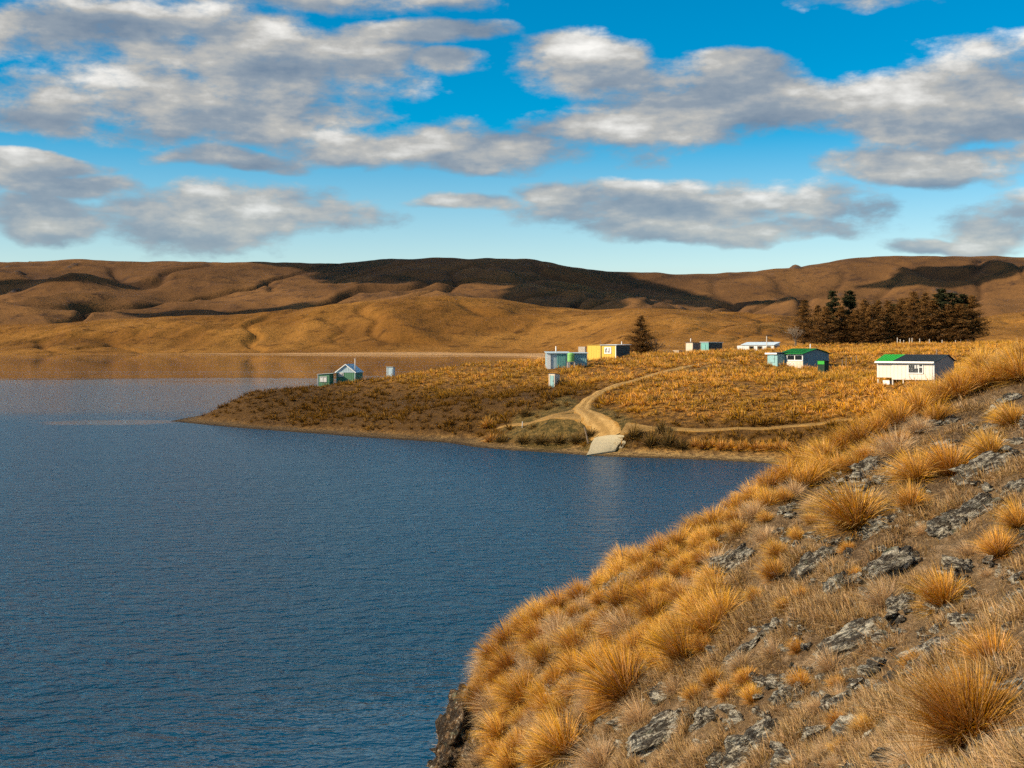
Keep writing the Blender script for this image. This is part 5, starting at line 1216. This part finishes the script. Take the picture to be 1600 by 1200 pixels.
# shrubs and larger tussocks of the bay shore
SH = [tuss_mesh(180 + k, 260, DARKSHRUB, 0.30, 1.25, 0.035, 0.15) for k in range(3)]
BT = [tuss_mesh(190 + k, 240, AMBER, 0.26, 1.15, 0.035, 0.25) for k in range(3)]
def shrub(u, v, hpx, wpx, dark, label, group):
    p = px_spot(u, v)
    if p is None: return
    D = p[1]; o = bpy.data.objects.new('shrub' if dark else 'tussock', rt.choice(SH if dark else BT)); link(o)
    o.location = (p[0], p[1], p[2] - 0.05); sw = wpx / F * D * 0.62; o.scale = (sw, sw, hpx / F * D * 1.1); o.rotation_euler = (0, 0, rt.uniform(-1, 1)); tag(o, label, 'shrub' if dark else 'tussock', group)
G1 = 'shrubs along the bay shore'
for a in [(991, 684, 30, 34, 1, 'round dark shrub beside the top of the boat ramp'), (1018, 697, 36, 36, 1, 'tall dark shrub, first of the pair past the boat ramp'), (1044, 698, 36, 36, 1, 'tall dark shrub, second of the pair past the boat ramp'),
          (1034, 676, 26, 30, 1, 'dark shrub behind the pair of tall shrubs'), (1064, 700, 20, 36, 1, 'low dark shrub past the pair of tall shrubs'), (923, 680, 16, 34, 1, 'dark shrub behind the leaning post'),
          (902, 690, 18, 36, 1, 'dark brown shrub next to the leaning post'), (874, 692, 20, 36, 1, 'second dark brown shrub from the leaning post on the bank'), (846, 692, 20, 38, 1, 'third dark brown shrub from the leaning post on the bank'),
          (818, 691, 18, 36, 1, 'fourth dark brown shrub from the leaning post on the bank'), (784, 690, 18, 34, 1, 'outermost dark brown shrub on the bank of the clearing'), (880, 602, 17, 24, 1, 'dark bush next to the cream outhouse'),
          (822, 650, 20, 26, 1, 'dark tussock above the clearing by the marker post'), (762, 668, 22, 30, 0, 'golden tussock at the far end of the clearing'), (768, 690, 20, 30, 0, 'golden tussock on the bank above the beach end'),
          (856, 640, 12, 18, 1, 'small dark bush at the edge of the faint branch track'), (1022, 628, 18, 26, 1, 'dark tussock on the slope inside the bend of the track'), (1006, 634, 16, 22, 0, 'golden tussock below the dark one inside the track bend'), (1285, 596, 10, 22, 1, 'brown bush at the foot of the dark green outhouse')]: shrub(*a, G1)
for i, u in enumerate(range(1088, 1236, 13)): shrub(u + rt.uniform(-3, 3), 699 + (u - 1088) * 0.045 + rt.uniform(-2, 2), rt.uniform(17, 25), rt.uniform(20, 28), 0, ORD[i] + ' golden tussock in the row on the bay bank, counted from the ramp', 'row of tussocks on the bay bank')

# ------------------------------------------------------------------ clouds overhead, out of the frame, that shade the hills
def mat_cloud():
    m, T, out = new_mat('cloud'); d = T.node('ShaderNodeBsdfDiffuse'); d.inputs[0].default_value = (0.9, 0.9, 0.9, 1); tr = T.node('ShaderNodeBsdfTransparent'); mx = T.node('ShaderNodeMixShader'); mx.inputs[0].default_value = 0.68; T.l.new(tr.outputs[0], mx.inputs[1]); T.l.new(d.outputs[0], mx.inputs[2]); T.l.new(mx.outputs[0], out.inputs[0]); return m
CLOUDM = mat_cloud()
def cloud(u, v, Y, z, rx, ry, seed):
    tx = (u - 800) / F * Y; tt = (1500 - z) / SUN_DIR.z
    bm = bmesh.new(); bmesh.ops.create_icosphere(bm, subdivisions=4, radius=1.0); o = Vector((seed * 5.1, seed, 0))
    for p in bm.verts:
        q = p.co.copy(); n = mnoise.fractal(q * 1.5 + o, 0.9, 2.0, 5)
        k = 1 + 0.55 * n; p.co = Vector((q.x * rx * k, q.y * ry * k, (q.z * 90 if q.z > 0 else q.z * 30) * (1 + 0.5 * n)))
    me = bpy.data.meshes.new('cloud'); bm.to_mesh(me); bm.free(); me.materials.append(CLOUDM)
    me.polygons.foreach_set('use_smooth', [True] * len(me.polygons))
    ob = link(bpy.data.objects.new('cloud', me)); ob.location = (tx + SUN_DIR.x * tt, Y + SUN_DIR.y * tt, 1500); tag(ob, kind='stuff')
for c in [(770, 430, 5000, 230, 560, 560, 1), (560, 420, 5450, 260, 260, 260, 2), (1180, 455, 4300, 160, 260, 170, 3), (1500, 425, 4900, 240, 300, 120, 4), (330, 462, 4000, 140, 360, 130, 5), (60, 440, 4700, 190, 320, 110, 8), (1330, 462, 4100, 140, 300, 90, 9), (150, 488, 3150, 40, 420, 120, 6), (920, 470, 4200, 130, 190, 260, 7)]: cloud(*c)
